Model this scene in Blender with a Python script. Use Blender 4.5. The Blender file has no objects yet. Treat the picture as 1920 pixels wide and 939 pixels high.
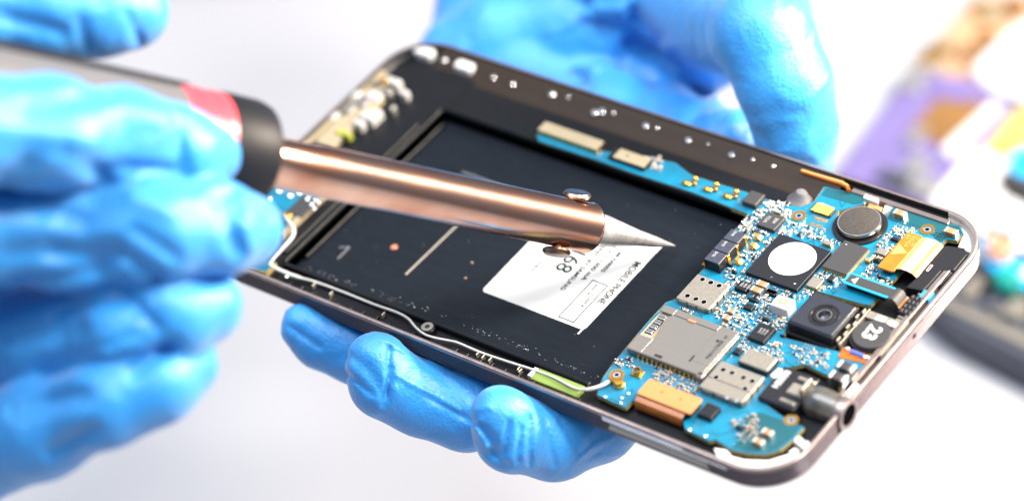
import bpy, math, random
import numpy as np
from mathutils import Vector
random.seed(7)
sc = bpy.context.scene
# ---------------------------------------------------------------- camera (1 unit = 1 cm)
R = np.array([[0.78412567, 0.59399, -0.17954536], [0, 0, 0], [0, 0, 0]])
def _rod(r):
    r = np.array(r); t = np.linalg.norm(r); k = r / t
    K = np.array([[0, -k[2], k[1]], [k[2], 0, -k[0]], [-k[1], k[0], 0]])
    return np.eye(3) + math.sin(t) * K + (1 - math.cos(t)) * K @ K
R = _rod([2.2458055725953643, 0.6538369714304395, -0.536728211541831])
T = np.array([-6.9110077228914575, -0.08649486717541299, 65.72277451229716])
F = 5836.519441855426
CAM = -R.T @ T
cd = bpy.data.cameras.new('camera'); cam = bpy.data.objects.new('camera', cd); sc.collection.objects.link(cam)
from mathutils import Matrix
cam.matrix_world = Matrix([[R[0][i], -R[1][i], -R[2][i], CAM[i]] for i in range(3)] + [[0, 0, 0, 1]])
cd.sensor_width = 36; cd.lens = F / 1920 * 36
cd.clip_start = 1; cd.clip_end = 5000
cd.dof.use_dof = True; cd.dof.focus_distance = 61.9; cd.dof.aperture_fstop = 0.1094 / 1.65; cd.dof.aperture_blades = 0
sc.camera = cam
sc.unit_settings.scale_length = 0.01
# ---------------------------------------------------------------- world, lamps, exposure
w = bpy.data.worlds.new('World'); sc.world = w; w.use_nodes = True
nt = w.node_tree; bgn = nt.nodes['Background']; bgn.inputs[1].default_value = 2.4
_tc = nt.nodes.new('ShaderNodeTexCoord'); _sx = nt.nodes.new('ShaderNodeSeparateXYZ'); _cr = nt.nodes.new('ShaderNodeValToRGB')
nt.links.new(_tc.outputs['Generated'], _sx.inputs[0]); nt.links.new(_sx.outputs['Z'], _cr.inputs[0]); nt.links.new(_cr.outputs[0], bgn.inputs[0])
_cr.color_ramp.elements[0].position = 0.0; _cr.color_ramp.elements[0].color = (.035, .04, .055, 1)
_cr.color_ramp.elements[1].position = 1.0; _cr.color_ramp.elements[1].color = (.93, .96, 1, 1)
_e = _cr.color_ramp.elements.new(.62); _e.color = (.055, .062, .078, 1)
_e = _cr.color_ramp.elements.new(.84); _e.color = (.50, .53, .58, 1)
def area(name, loc, target, size, power, col):
    l = bpy.data.lights.new(name, 'AREA'); l.shape = 'DISK'; l.size = size; l.energy = power; l.color = col
    o = bpy.data.objects.new(name, l); sc.collection.objects.link(o); o.location = loc
    o.rotation_euler = (Vector(target) - Vector(loc)).to_track_quat('-Z', 'Y').to_euler()
    return o
area('key_lamp', (46, 18, 54), (7, 5, 0), 15, 44000, (1, .95, .88))
area('left_lamp', (-14, 0, 66), (5, 0, 0), 44, 20000, (.93, .97, 1))
area('added_fill', (27, 25, 13), (9, 14, --12), 12, 32000, (1, .84, .68))  # added fill with no real source, whitens the right side and thumb
sc.view_settings.view_transform = 'Standard'; sc.view_settings.look = 'None'
sc.view_settings.exposure = 0.62; sc.view_settings.gamma = 1
sc.cycles.use_denoising = True

# ---------------------------------------------------------------- pixel -> place on a plane of the real thing
def _ray(x, y): return R.T @ np.array([(x - 960) / F, (y - 469.5) / F, 1.0])
def PZ(x, y, z=0.0):
    d = _ray(x, y); return CAM + (z - CAM[2]) / d[2] * d
def PY(x, y, v):
    d = _ray(x, y); return CAM + (v - CAM[1]) / d[1] * d
def PD(x, y, dep): return CAM + dep * _ray(x, y)
ZO = {'A': (1300, 360), 'B': (1560, 340), 'C': (1160, 500), 'D': (1400, 500), 'E': (1090, 660), 'F': (1330, 660), 'G': (1600, 480), 'H': (1180, 240)}
def px(k, x, y): o = ZO[k]; return (o[0] + x / 4.693, o[1] + y / 4.693)
def U(k, x, y, z): return PZ(*px(k, x, y), z)[:2]

# ---------------------------------------------------------------- materials
MATS = {}
def mat(name, col, rough=.5, metal=0, bump=0, bscale=20, spec=None, coat=0, sss=0, var=0, vscale=3, trans=0, col2=None, bdetail=4, stretch=None, ior=None, sheen=0):
    m = bpy.data.materials.new(name); m.use_nodes = True; n = m.node_tree.nodes; l = m.node_tree.links
    b = n['Principled BSDF']; b.inputs['Base Color'].default_value = (*col, 1); b.inputs['Roughness'].default_value = rough
    b.inputs['Metallic'].default_value = metal
    if spec is not None: b.inputs['Specular IOR Level'].default_value = spec
    if coat: b.inputs['Coat Weight'].default_value = coat; b.inputs['Coat Roughness'].default_value = .08
    if sss: b.inputs['Subsurface Weight'].default_value = sss; b.inputs['Subsurface Radius'].default_value = (.2, .5, 1); b.inputs['Subsurface Scale'].default_value = .25
    if trans: b.inputs['Transmission Weight'].default_value = trans
    if sheen: b.inputs['Sheen Weight'].default_value = sheen
    tc = n.new('ShaderNodeTexCoord'); geo = tc.outputs['Object']
    mp = n.new('ShaderNodeMapping'); l.new(geo, mp.inputs[0])
    if stretch: mp.inputs['Scale'].default_value = stretch
    if var or col2:
        t = n.new('ShaderNodeTexNoise'); t.inputs['Scale'].default_value = vscale; t.inputs['Detail'].default_value = 6
        l.new(mp.outputs[0], t.inputs['Vector'])
        r = n.new('ShaderNodeMapRange'); r.inputs[1].default_value = .3; r.inputs[2].default_value = .7
        l.new(t.outputs['Fac'], r.inputs[0])
        mx = n.new('ShaderNodeMix'); mx.data_type = 'RGBA'
        l.new(r.outputs[0], mx.inputs[0])
        c2 = col2 or tuple(max(0, c * (1 - var)) for c in col)
        mx.inputs[6].default_value = (*col, 1); mx.inputs[7].default_value = (*c2, 1)
        l.new(mx.outputs[2], b.inputs['Base Color'])
        r2 = n.new('ShaderNodeMapRange'); r2.inputs[3].default_value = max(0, rough - .08); r2.inputs[4].default_value = min(1, rough + .12)
        l.new(t.outputs['Fac'], r2.inputs[0]); l.new(r2.outputs[0], b.inputs['Roughness'])
    if bump:
        t = n.new('ShaderNodeTexNoise'); t.inputs['Scale'].default_value = bscale; t.inputs['Detail'].default_value = bdetail
        l.new(mp.outputs[0], t.inputs['Vector'])
        bp = n.new('ShaderNodeBump'); bp.inputs['Strength'].default_value = 1; bp.inputs['Distance'].default_value = bump
        l.new(t.outputs['Fac'], bp.inputs['Height']); l.new(bp.outputs[0], b.inputs['Normal'])
    MATS[name] = m; return m
gm = mat('glove_nitrile', (.022, .275, .70), .42, bump=.02, bscale=14, sss=.06, bdetail=4, var=.18, vscale=.8, sheen=.2, spec=.6)
def _wrinkles(m):
    n = m.node_tree.nodes; l = m.node_tree.links; b = n['Principled BSDF']; old = b.inputs['Normal'].links[0].from_node
    tc = n.new('ShaderNodeTexCoord'); mp = n.new('ShaderNodeMapping'); mp.inputs['Scale'].default_value = (1, .55, 1.3); mp.inputs['Rotation'].default_value = (.5, .3, .8)
    l.new(tc.outputs['Object'], mp.inputs[0]); t = n.new('ShaderNodeTexNoise'); t.noise_type = 'RIDGED_MULTIFRACTAL'; t.inputs['Scale'].default_value = 1.3; t.inputs['Detail'].default_value = 4; t.inputs['Roughness'].default_value = .45; t.inputs['Distortion'].default_value = .6
    l.new(mp.outputs[0], t.inputs['Vector']); bp = n.new('ShaderNodeBump'); bp.inputs['Distance'].default_value = .10; bp.inputs['Strength'].default_value = .8
    l.new(t.outputs['Fac'], bp.inputs['Height']); l.new(bp.outputs[0], old.inputs['Normal'])
_wrinkles(gm)
mat('side_metal', (.075, .06, .07), .30, .75, bump=.002, bscale=30, stretch=(.3, .3, 8), var=.25, vscale=2)
mat('rim_metal', (.34, .275, .26), .30, .8, bump=.002, bscale=20, var=.3, vscale=4)
mat('black_plastic', (.006, .007, .009), .34, spec=.2, bump=.006, bscale=14, var=.3, vscale=5)
mat('bay_black', (.005, .008, .013), .6, spec=.12, bump=.005, bscale=60, stretch=(.25, 1, 1), var=.25, vscale=6)
mat('dark_gloss', (.012, .011, .011), .22, bump=.004, bscale=5)
mat('cam_grey', (.018, .021, .030), .36, spec=.35, bump=.002, bscale=40)
mat('key_metal', (.26, .25, .235), .3, .35)
mat('bezel_brown', (.016, .008, .004), .42, spec=.18, bump=.004, bscale=3)
mat('end_plastic', (.42, .40, .38), .4, var=.4, vscale=4)
mat('shell_white', (.36, .36, .35), .45, var=.2)
mat('shell_grey', (.17, .165, .16), .35, .4)
mat('grey_plastic', (.10, .10, .11), .45, bump=.003, bscale=30)
mat('white_plastic', (.58, .58, .59), .4, var=.12, vscale=3, bump=.004, bscale=6)
mat('label_paper', (.42, .425, .43), .75, spec=.1, bump=.0015, bscale=30)
mat('ink', (.004, .012, .012), .8, spec=0)
mat('ink_grey', (.02, .03, .03), .8, spec=0)
mat('pcb', (.0006, .150, .26), .3, var=.3, vscale=2.5, bump=.003, bscale=16, coat=.3)
mat('pcb_dark', (.002, .065, .085), .3, var=.2, vscale=3, coat=.3)
mat('pcb_edge', (.42, .33, .10), .6, var=.5, vscale=12)
mat('chip_black', (.010, .011, .015), .42, spec=.28, bump=.003, bscale=60, var=.5, vscale=45)
mat('slate', (.035, .042, .065), .4, bump=.004, bscale=30, var=.5, vscale=20)
mat('chip_grey', (.036, .036, .038), .45, spec=.35, bump=.003, bscale=60, var=.3, vscale=40)
mat('chip_ink', (.35, .35, .36), .5)
mat('white_sticker', (.50, .50, .51), .6)
mat('shield_metal', (.29, .265, .225), .40, .6, bump=.003, bscale=40, var=.3, vscale=26)
mat('slot_metal', (.26, .245, .225), .32, .75, bump=.0015, bscale=10, var=.12, vscale=14, stretch=(3, .6, 1))
mat('solder', (.82, .82, .82), .2, .95)
mat('gold', (.75, .40, .07), .25, .95, var=.3, vscale=10)
mat('cap_tan', (.30, .17, .075), .45, var=.4, vscale=8)
mat('cap_end', (.58, .56, .54), .28, .85)
mat('void', (.003, .003, .004), .9, spec=0)
mat('res_black', (.010, .010, .012), .35)
mat('orange_flex', (.38, .09, .002), .32, var=.25, vscale=5, coat=.3)
mat('peach_plate', (.42, .17, .055), .5, bump=.001, bscale=40, stretch=(.2, 1, 1), var=.1, vscale=4)
mat('amber_plate', (.42, .12, .004), .42, var=.3, vscale=4)
mat('flex_gold', (.50, .27, .07), .5)
mat('printed_flex', (.42, .11, .004), .35, var=.3, vscale=9, col2=(.50, .25, .05), stretch=(.4, 2.2, .4))
mat('blue_edge', (.01, .36, .72), .35)
mat('black_foam', (.034, .029, .026), .85, bump=.01, bscale=26, var=.35, vscale=18)
mat('foam_tan', (.27, .225, .145), .8, var=.1, vscale=8)
mat('white_wire', (.42, .42, .41), .4)
mat('green_tape', (.16, .24, .05), .45, var=.2, vscale=4)
mat('copper', (.95, .35, .2), .35, .8)
mat('rubber', (.008, .009, .012), .5, spec=.25, bump=.004, bscale=4)
mat('handle_grey', (.12, .117, .12), .45, var=.1, vscale=2)
mat('red_ring', (.66, .06, .08), .3)
mat('steel_barrel', (.86, .57, .43), .18, 1.0, bump=.002, bscale=1.2, var=.25, vscale=1.6, col2=(.60, .28, .18), stretch=(.6, .35, .6))  # orange reflections on the steel are painted into these copper tones
mat('steel_tip', (.82, .80, .80), .30, .8, bump=.006, bscale=16, var=.4, vscale=6)
mat('screw_steel', (.30, .20, .15), .28, 1.0)
mat('glass_dark', (.004, .005, .008), .05, spec=.8)
mat('blue_bead', (.01, .12, .75), .3)
mat('yellow_green', (.35, .38, .02), .45, var=.6, vscale=8)
mat('clear_plastic', (.022, .022, .021), .07, spec=.8, col2=(.10, .095, .085), vscale=3)
mat('table_white', (.345, .35, .375), .45, bump=.01, bscale=.4)
mat('coat_cloth', (.46, .45, .50), .85, bump=.01, bscale=30)
mat('violet_metal', (.155, .125, .31), .45, var=.25, vscale=.5)
mat('peach_board', (.50, .30, .17), .5, var=.35, vscale=.5)
mat('brown_film', (.22, .11, .03), .4, var=.3, vscale=.6)
mat('grey_metal', (.09, .10, .13), .4, .5, var=.3, vscale=.4)
mat('yellow_film', (.45, .36, .09), .4)
mat('turquoise', (.0, .20, .17), .4)
mat('salmon', (.42, .19, .11), .5)

# ---------------------------------------------------------------- mesh helpers
class MB:
    def __init__(s): s.v = []; s.f = []; s.m = []; s.names = []; s.cur = 0
    def mat(s, name):
        if name not in s.names: s.names.append(name)
        s.cur = s.names.index(name); return s
    def add(s, vs, fs):
        b = len(s.v); s.v += [tuple(float(c) for c in q) for q in vs]
        for f in fs: s.f.append(tuple(b + i for i in f)); s.m.append(s.cur)
        return s
    def slab(s, poly, z0, z1, ch=0.0, bottom=True):
        n = len(poly); P = np.array([p[:2] for p in poly], float)
        a = sum(P[i][0] * P[(i + 1) % n][1] - P[(i + 1) % n][0] * P[i][1] for i in range(n))
        if a < 0: P = P[::-1]
        rings = [(0, z0)]
        if ch: rings += [(0, z1 - ch), (ch, z1)]
        else: rings += [(0, z1)]
        vs = []
        for d, z in rings:
            Q = P
            if d:
                Q = []
                for i in range(n):
                    e1 = P[i] - P[i - 1]; e2 = P[(i + 1) % n] - P[i]
                    e1 = e1 / (np.linalg.norm(e1) + 1e-9); e2 = e2 / (np.linalg.norm(e2) + 1e-9)
                    n1 = np.array([-e1[1], e1[0]]); n2 = np.array([-e2[1], e2[0]]); b = n1 + n2
                    b = b / (np.linalg.norm(b) + 1e-9); c = max(.5, b @ n1)
                    Q.append(P[i] + b * d / c)
            vs += [(q[0], q[1], z) for q in Q]
        fs = []
        for r in range(len(rings) - 1):
            for i in range(n):
                j = (i + 1) % n; fs.append((r * n + i, r * n + j, (r + 1) * n + j, (r + 1) * n + i))
        fs.append(tuple((len(rings) - 1) * n + i for i in range(n)))
        if bottom: fs.append(tuple(reversed(range(n))))
        return s.add(vs, fs)
    def box(s, x0, x1, y0, y1, z0, z1, ch=0.0, r=0.0):
        return s.slab(rrect(x0, x1, y0, y1, r), z0, z1, ch)
    def lathe(s, prof, o, ax, seg=24, cap=True):
        o = np.array(o, float); ax = np.array(ax, float); ax /= np.linalg.norm(ax)
        t = np.array([0, 0, 1.]) if abs(ax[2]) < .9 else np.array([1., 0, 0])
        a = np.cross(ax, t); a /= np.linalg.norm(a); b = np.cross(ax, a)
        vs = []; fs = []
        for (d, r) in prof:
            for k in range(seg):
                th = 2 * math.pi * k / seg
                vs.append(o + ax * d + (a * math.cos(th) + b * math.sin(th)) * r)
        for i in range(len(prof) - 1):
            for k in range(seg):
                k2 = (k + 1) % seg; fs.append((i * seg + k, i * seg + k2, (i + 1) * seg + k2, (i + 1) * seg + k))
        if cap: fs.append(tuple(reversed(range(seg)))); fs.append(tuple((len(prof) - 1) * seg + k for k in range(seg)))
        return s.add(vs, fs)
    def disc(s, x, y, z0, z1, r, ch=0.0, seg=28):
        return s.slab([(x + r * math.cos(2 * math.pi * k / seg), y + r * math.sin(2 * math.pi * k / seg)) for k in range(seg)], z0, z1, ch)
    def ring(s, x, y, z0, z1, ri, ro, seg=28):
        return s.lathe([(0, ro), (z1 - z0, ro), (z1 - z0, ri), (0, ri), (0, ro)], (x, y, z0), (0, 0, 1), seg, cap=False)
    def tube(s, pts, r, seg=10):
        P = [np.array(p, float) for p in pts]; vs = []; fs = []
        rr = r if isinstance(r, (list, tuple)) else [r] * len(P); up = np.array([0.13, .21, 1.])
        for i, p in enumerate(P):
            t = P[min(i + 1, len(P) - 1)] - P[max(i - 1, 0)]; t /= np.linalg.norm(t) + 1e-9
            a = np.cross(t, up); a /= np.linalg.norm(a) + 1e-9; b = np.cross(t, a)
            for k in range(seg):
                th = 2 * math.pi * k / seg; vs.append(p + (a * math.cos(th) + b * math.sin(th)) * rr[i])
        for i in range(len(P) - 1):
            for k in range(seg):
                k2 = (k + 1) % seg; fs.append((i * seg + k, i * seg + k2, (i + 1) * seg + k2, (i + 1) * seg + k))
        fs.append(tuple(reversed(range(seg)))); fs.append(tuple((len(P) - 1) * seg + k for k in range(seg)))
        return s.add(vs, fs)
    def ball(s, c, r, sq=(1, 1, 1), seg=12):
        n = seg // 2; vs = []; fs = []
        for i in range(n + 1):
            ph = math.pi * i / n
            for k in range(seg):
                th = 2 * math.pi * k / seg
                vs.append((c[0] + r * sq[0] * math.sin(ph) * math.cos(th), c[1] + r * sq[1] * math.sin(ph) * math.sin(th), c[2] - r * sq[2] * math.cos(ph)))
        for i in range(n):
            for k in range(seg):
                k2 = (k + 1) % seg; fs.append((i * seg + k, i * seg + k2, (i + 1) * seg + k2, (i + 1) * seg + k))
        return s.add(vs, fs)
    def hexa(s, bot, top):
        return s.add(list(bot) + list(top), [(3, 2, 1, 0), (4, 5, 6, 7), (0, 1, 5, 4), (1, 2, 6, 5), (2, 3, 7, 6), (3, 0, 4, 7)])
    def build(s, name, material=None, parent=None, smooth=30):
        if material: names = [material] if not s.names else s.names
        else: names = s.names
        if material and s.names: names = s.names
        V = np.array(s.v); c = (V.min(0) + V.max(0)) / 2
        me = bpy.data.meshes.new(name); me.from_pydata((V - c).tolist(), [], s.f)
        for nm in names: me.materials.append(MATS[nm])
        if s.names:
            for p, mi in zip(me.polygons, s.m): p.material_index = mi
        me.validate(); me.update()
        if smooth:
            me.shade_smooth(); me.set_sharp_from_angle(angle=math.radians(smooth))
        return link(name, me, c, parent)
def wloc(o):
    v = Vector((0, 0, 0))
    while o: v += o.location; o = o.parent
    return v
def link(name, me, c, parent):
    o = bpy.data.objects.new(name, me); sc.collection.objects.link(o)
    if parent: o.parent = parent; o.location = Vector(c) - wloc(parent)
    else: o.location = Vector(c)
    return o
def tag(o, label=None, cat=None, group=None, kind=None):
    if label: o['label'] = label
    if cat: o['category'] = cat
    if group: o['group'] = group
    if kind: o['kind'] = kind
    return o
def thing(name, loc, label, cat, group=None):
    o = bpy.data.objects.new(name, None); sc.collection.objects.link(o); o.location = loc; o.empty_display_size = .5
    return tag(o, label, cat, group)
def rrect(x0, x1, y0, y1, r=0.0, seg=5):
    if x0 > x1: x0, x1 = x1, x0
    if y0 > y1: y0, y1 = y1, y0
    r = min(r, (x1 - x0) * .49, (y1 - y0) * .49)
    if r <= 0: return [(x0, y0), (x1, y0), (x1, y1), (x0, y1)]
    o = []
    for cx, cy, a0 in ((x1 - r, y0 + r, -90), (x1 - r, y1 - r, 0), (x0 + r, y1 - r, 90), (x0 + r, y0 + r, 180)):
        for k in range(seg + 1):
            a = math.radians(a0 + 90 * k / seg); o.append((cx + r * math.cos(a), cy + r * math.sin(a)))
    return o
def rectLR(k, a, b, z):
    """left and right corner of a top face seen in the photograph -> rectangle on the plane z"""
    p = U(k, a[0], a[1], z); q = U(k, b[0], b[1], z)
    return min(p[0], q[0]), max(p[0], q[0]), min(p[1], q[1]), max(p[1], q[1])
def text_mesh(name, txt, size, x, y, z, ang, material, parent, extrude=.001, xs=1.0, label=None, align='LEFT', bold=0):
    cu = bpy.data.curves.new(name, 'FONT'); cu.body = txt; cu.size = size; cu.extrude = extrude; cu.align_x = align; cu.offset = bold
    to = bpy.data.objects.new(name, cu); sc.collection.objects.link(to)
    dg = bpy.context.evaluated_depsgraph_get(); dg.update()
    me = bpy.data.meshes.new_from_object(to.evaluated_get(dg)); bpy.data.objects.remove(to)
    me.transform(Matrix.Rotation(ang, 4, 'Z') @ Matrix.Scale(xs, 4, (1, 0, 0)))
    me.name = name; me.materials.clear(); me.materials.append(MATS[material])
    return link(name, me, (x, y, z + .0045), parent)

# ---------------------------------------------------------------- table
m = MB(); m.box(-120, 120, -90, 160, -17.0, -14.0, .2)
tag(m.build('table_top', 'table_white'), kind='structure')

# ================================================================= the opened phone
L, W = 15.12, 7.92
phone = thing('opened_phone', (L / 2, W / 2, -.55), 'opened smartphone with bare blue circuit board, held under the soldering iron', 'phone')
# frame: a profile swept around the rounded outline
def outline(d, rc=1.12, seg=14):
    x0, x1, y0, y1 = d, L - d, d, W - d; r = max(.05, rc - d); o = []
    for cx, cy, a0 in ((x1 - r, y0 + r, -90), (x1 - r, y1 - r, 0), (x0 + r, y1 - r, 90), (x0 + r, y0 + r, 180)):
        for k in range(seg + 1):
            a = math.radians(a0 + 90 * k / seg); o.append((cx + r * math.cos(a), cy + r * math.sin(a)))
    return o
prof = [(.16, -.56, 's'), (.05, -.53, 's'), (.012, -.46, 's')]
z = -.44
while z < -.09: prof += [(.0, z, 's'), (.0, z + .022, 's'), (.010, z + .030, 's'), (.010, z + .044, 's')]; z += .052
prof += [(.0, -.055, 'r'), (.010, -.02, 'r'), (.028, -.003, 'r'), (.045, 0, 'r'), (.085, -.002, 'r'), (.098, -.015, 'b'), (.105, -.13, 'b'), (.16, -.17, 'b'), (.19, -.30, 'b'), (.19, -.55, 'b')]
def sweep(prof, mm, sel, name, material, parent):
    rings = [outline(d) for d, zz, k in prof]; n = len(rings[0]); mb = MB(); vs = []
    for rg, (d, zz, k) in zip(rings, prof): vs += [(x, y, zz) for x, y in rg]
    fs = []
    for i in range(len(prof) - 1):
        if prof[i + 1][2] not in sel: continue
        for j in range(n): k = (j + 1) % n; fs.append((i * n + j, i * n + k, (i + 1) * n + k, (i + 1) * n + j))
    if material == 'black_plastic':
        mb.mat('black_plastic').add(vs, [f for f in fs if sum(vs[i][0] for i in f) / 4 < 13.2]); mb.mat('end_plastic').add(vs, [f for f in fs if sum(vs[i][0] for i in f) / 4 >= 13.2]); return mb.build(name, None, parent, smooth=50)
    mb.add(vs, fs); return mb.build(name, material, parent, smooth=50)
frame = sweep(prof, None, 's', 'side_frame', 'side_metal', phone)
sweep(prof, None, 'r', 'rim', 'rim_metal', phone)
sweep(prof, None, 'b', 'inner_wall', 'black_plastic', phone)
# bottom / screen side
m = MB(); m.slab(outline(.12), -.60, -.555, 0); m.build('screen_glass', 'glass_dark', phone)
# chassis around the battery bay
BX0, BX1, BY0, BY1 = 2.17, 10.22, .74, 6.17
m = MB()
io = outline(.185)
def clip_poly(poly, x0, x1, y0, y1):
    def cut(P, f, g):
        o = []
        for i in range(len(P)):
            a, b = P[i - 1], P[i]; fa, fb = f(a), f(b)
            if (fa >= 0) != (fb >= 0): t = fa / (fa - fb); o.append((a[0] + (b[0] - a[0]) * t, a[1] + (b[1] - a[1]) * t))
            if fb >= 0: o.append(b)
        return o
    P = poly
    P = cut(P, lambda p: p[0] - x0, 0); P = cut(P, lambda p: x1 - p[0], 0); P = cut(P, lambda p: p[1] - y0, 0); P = cut(P, lambda p: y1 - p[1], 0)
    return P
m.slab(clip_poly(io, 0, BX0, 0, W), -.55, -.26)
m.slab(clip_poly(io, BX1, L, 0, W), -.55, -.30)
m.slab(clip_poly(io, BX0, BX1, 0, BY0), -.55, -.31)
m.slab(clip_poly(io, BX0, BX1, BY1, W), -.55, -.30)
m.build('chassis', 'black_plastic', phone)
# back trough: curved inner bezel along the far long side
m = MB(); N = 10; vs = []; fs = []
for i in range(N + 1):
    t = i / N; y = W - .10 - .95 * t; zz = -.05 - .27 * (math.sin(t * math.pi * .62)) ** 1.3
    for x in (.95, 5, 9, 11.55): vs.append((x, y, zz))
for i in range(N):
    for j in range(3): fs.append((i * 4 + j, i * 4 + j + 1, (i + 1) * 4 + j + 1, (i + 1) * 4 + j))
m.add(vs, fs); m.build('inner_bezel', 'bezel_brown', phone)
# studs along the trough
for i, (a, b, sx) in enumerate([(795, 96, .26), (871, 123, .24), (832, 110, .09), (925, 142, .07), (961, 155, .06), (1034, 174, .12), (1065, 180, .06), (1114, 208, .13), (1128, 206, .14), (1150, 209, .06), (1210, 233, .12), (1232, 237, .06), (1290, 260, .12), (1328, 267, .06), (1371, 287, .12), (1411, 296, .06), (1449, 309, .06)]):
    p = PZ(a, b, -.10); big = i < 2
    m = MB()
    if big: m.box(p[0] - sx, p[0] + sx, p[1] - .13, p[1] + .13, -.30, -.07, .03, .09); m.build('light_window', 'white_sticker', phone)
    else: m.disc(p[0], p[1], -.30, -.115, sx * .5 + .02, .02, 14); m.build('stud', 'solder', phone)
# bay floor, rails
m = MB(); m.box(BX0, BX1, BY0, BY1, -.55, -.50)
bay = m.build('battery_bay', 'bay_black', phone)
m = MB()
m.box(BX0 - .03, BX1, BY1, BY1 + .09, -.5, -.16, .02)        # back rail
m.box(BX0, BX1 - .05, BY0 - .09, BY0, -.5, -.17, .02)        # front rail
m.box(BX0 - .09, BX0, BY0, BY1, -.5, -.17, .02)              # left rail
m.box(BX0 - .30, BX0 - .20, 1.0, BY1 - .6, -.26, -.2, .02)
m.box(BX0 + .05, BX0 + .12, BY0 + .5, BY1 - .15, -.5, -.4, .02)
m.build('bay_rail', 'black_plastic', phone)
for (a, b, a2, b2) in [(760, 515, 857, 422), (633, 485, 655, 463), (636, 464, 655, 463)]:
    p = PZ(a, b, -.495); q = PZ(a2, b2, -.495)
    m = MB(); m.tube([(p[0], p[1], -.503), (q[0], q[1], -.503)], .028 if a == 760 else .022, 8); m.build('raised_mark', 'grey_plastic' if a != 760 else 'shield_metal', bay)
p = PZ(739, 463, -.5); m = MB(); m.disc(p[0], p[1], -.51, -.495, .075, .003); m.build('copper_dot', 'copper', bay)
for a, b in [(885, 492), (873, 521)]:
    p = PZ(a, b, -.5); m = MB(); m.disc(p[0], p[1], -.51, -.496, .03, .003, 12); m.build('copper_dot', 'cap_tan', bay)
# dust, glue crumbs along the front of the bay
m = MB(); rnd = random.Random(3)
for i in range(140):
    t = rnd.random(); a = 560 + 575 * t; b = 498 + 218 * t + rnd.gauss(0, 3.0) - 8 * math.sin(t * 3.1)
    p = PZ(a, b, -.495); s = rnd.uniform(.004, .010) * (2.0 if rnd.random() < .07 else 1)
    m.ball((p[0], p[1], -.497), s, (rnd.uniform(.8, 2.4), rnd.uniform(.5, 1), .6), 6)
for i in range(60):
    x = rnd.uniform(BX0 + .2, BX1 - .1); y = rnd.uniform(BY0 + .2, BY1 - .2); s = rnd.uniform(.003, .008)
    m.ball((x, y, -.498), s, (1, 1, .5), 6)
tag(m.build('dust', 'chip_ink', bay), kind='stuff')
# label
LZ = -.494
m = MB(); m.slab(rrect(6.29, 8.93, 2.12, 5.04, .10), -.501, LZ); lab = m.build('label', 'label_paper', phone)
m = MB(); a0 = PZ(1088, 612, LZ); m.box(8.86, 8.9, 1.98, 2.26, -.502, -.4935); m.build('label_tab', 'label_paper', lab)
A90 = -math.pi / 2
def ltext(t, size, xc, ya, yb, mt='ink', bold=0):
    o = text_mesh('printed_text', t, size, xc - .35 * size, ya, LZ + .0012, A90, mt, lab, .0006, 1, bold=bold)
    k = (ya - yb) / max(1e-6, o.dimensions.y); me = o.data
    for v in me.vertices: v.co.y *= k
    return o
ltext('MOBILE PHONE', .23, 8.77, 4.27, 2.92, 'ink', .001)
ltext('SM-N9005', .14, 8.25, 4.40, 3.70, 'ink', .001)
ltext('3.8 V = 1300 mA', .14, 8.03, 4.62, 3.32, 'ink', .001)
ltext('POWERED BY SAMSUNG', .14, 7.81, 4.75, 2.90, 'ink', .001)
ltext('C0168', .52, 7.46, 4.70, 3.36, 'ink', .001)
ltext('STMH', .12, 6.90, 3.58, 3.11, 'ink_grey')
ltext('MTC ID', .09, 8.37, 3.34, 2.98, 'ink_grey')
ltext('CLASS B', .09, 8.48, 3.05, 2.66, 'ink_grey')
m = MB(); c = [PZ(*q, LZ) for q in [(1112, 525), (1141, 535), (1075, 605), (1046, 593)]]
x0 = (c[0][0] + c[3][0]) / 2; x1 = (c[1][0] + c[2][0]) / 2; y1 = (c[0][1] + c[1][1]) / 2; y0 = (c[2][1] + c[3][1]) / 2
for (xa, xb, ya, yb) in [(x0, x1, y0, y0 + .018), (x0, x1, y1 - .018, y1), (x0, x0 + .018, y0 + .018, y1 - .018), (x1 - .018, x1, y0 + .018, y1 - .018)]: m.box(xa, xb, ya, yb, LZ - .001, LZ + .006)
m.build('printed_box', 'ink_grey', lab)
# second strip the barrel hides mostly
m = MB(); p = PZ(870, 318, -.49); q = PZ(1010, 358, -.49); m.box(p[0], p[0] + 2.6, p[1] - .10, p[1] - .05, -.51, -.492); m.build('bright_strip', 'grey_plastic', bay)

# ---------------------------------------------------------------- main circuit board
BZ = -.14
bp = [(1404, 402), (1383, 426), (1352, 452), (1325, 495), (1300, 528), (1268, 560), (1250, 566), (1215, 603), (1183, 641), (1150, 680), (1132, 706), (1122, 728), (1120, 740), (1172, 764), (1186, 750), (1200, 756), (1280, 786), (1284, 803), (1330, 826), (1341, 823), (1372, 842), (1400, 848), (1435, 850), (1462, 842), (1487, 822), (1507, 800), (1476, 786), (1440, 760), (1432, 742), (1440, 730), (1478, 688), (1510, 682), (1545, 700), (1592, 716), (1616, 690), (1622, 672), (1570, 658), (1500, 640), (1468, 632), (1478, 606), (1530, 545), (1612, 568), (1632, 572), (1650, 552), (1690, 508), (1745, 462), (1764, 458), (1774, 448), (1794, 451), (1806, 438), (1800, 424), (1768, 415), (1735, 405), (1676, 388), (1664, 402), (1650, 440), (1600, 448), (1562, 425), (1572, 395), (1620, 382), (1628, 368), (1556, 352), (1546, 350), (1526, 378), (1500, 388), (1476, 384), (1440, 374), (1400, 360), (1350, 345), (1296, 328), (1266, 305), (1232, 298), (1130, 283), (1020, 232), (1006, 254), (1010, 264), (1120, 300), (1180, 322), (1300, 361)]
poly = [tuple(PZ(a, b, BZ)[:2]) for a, b in bp]
m = MB(); m.mat('pcb').slab(poly, -.22, BZ, .006)
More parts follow.
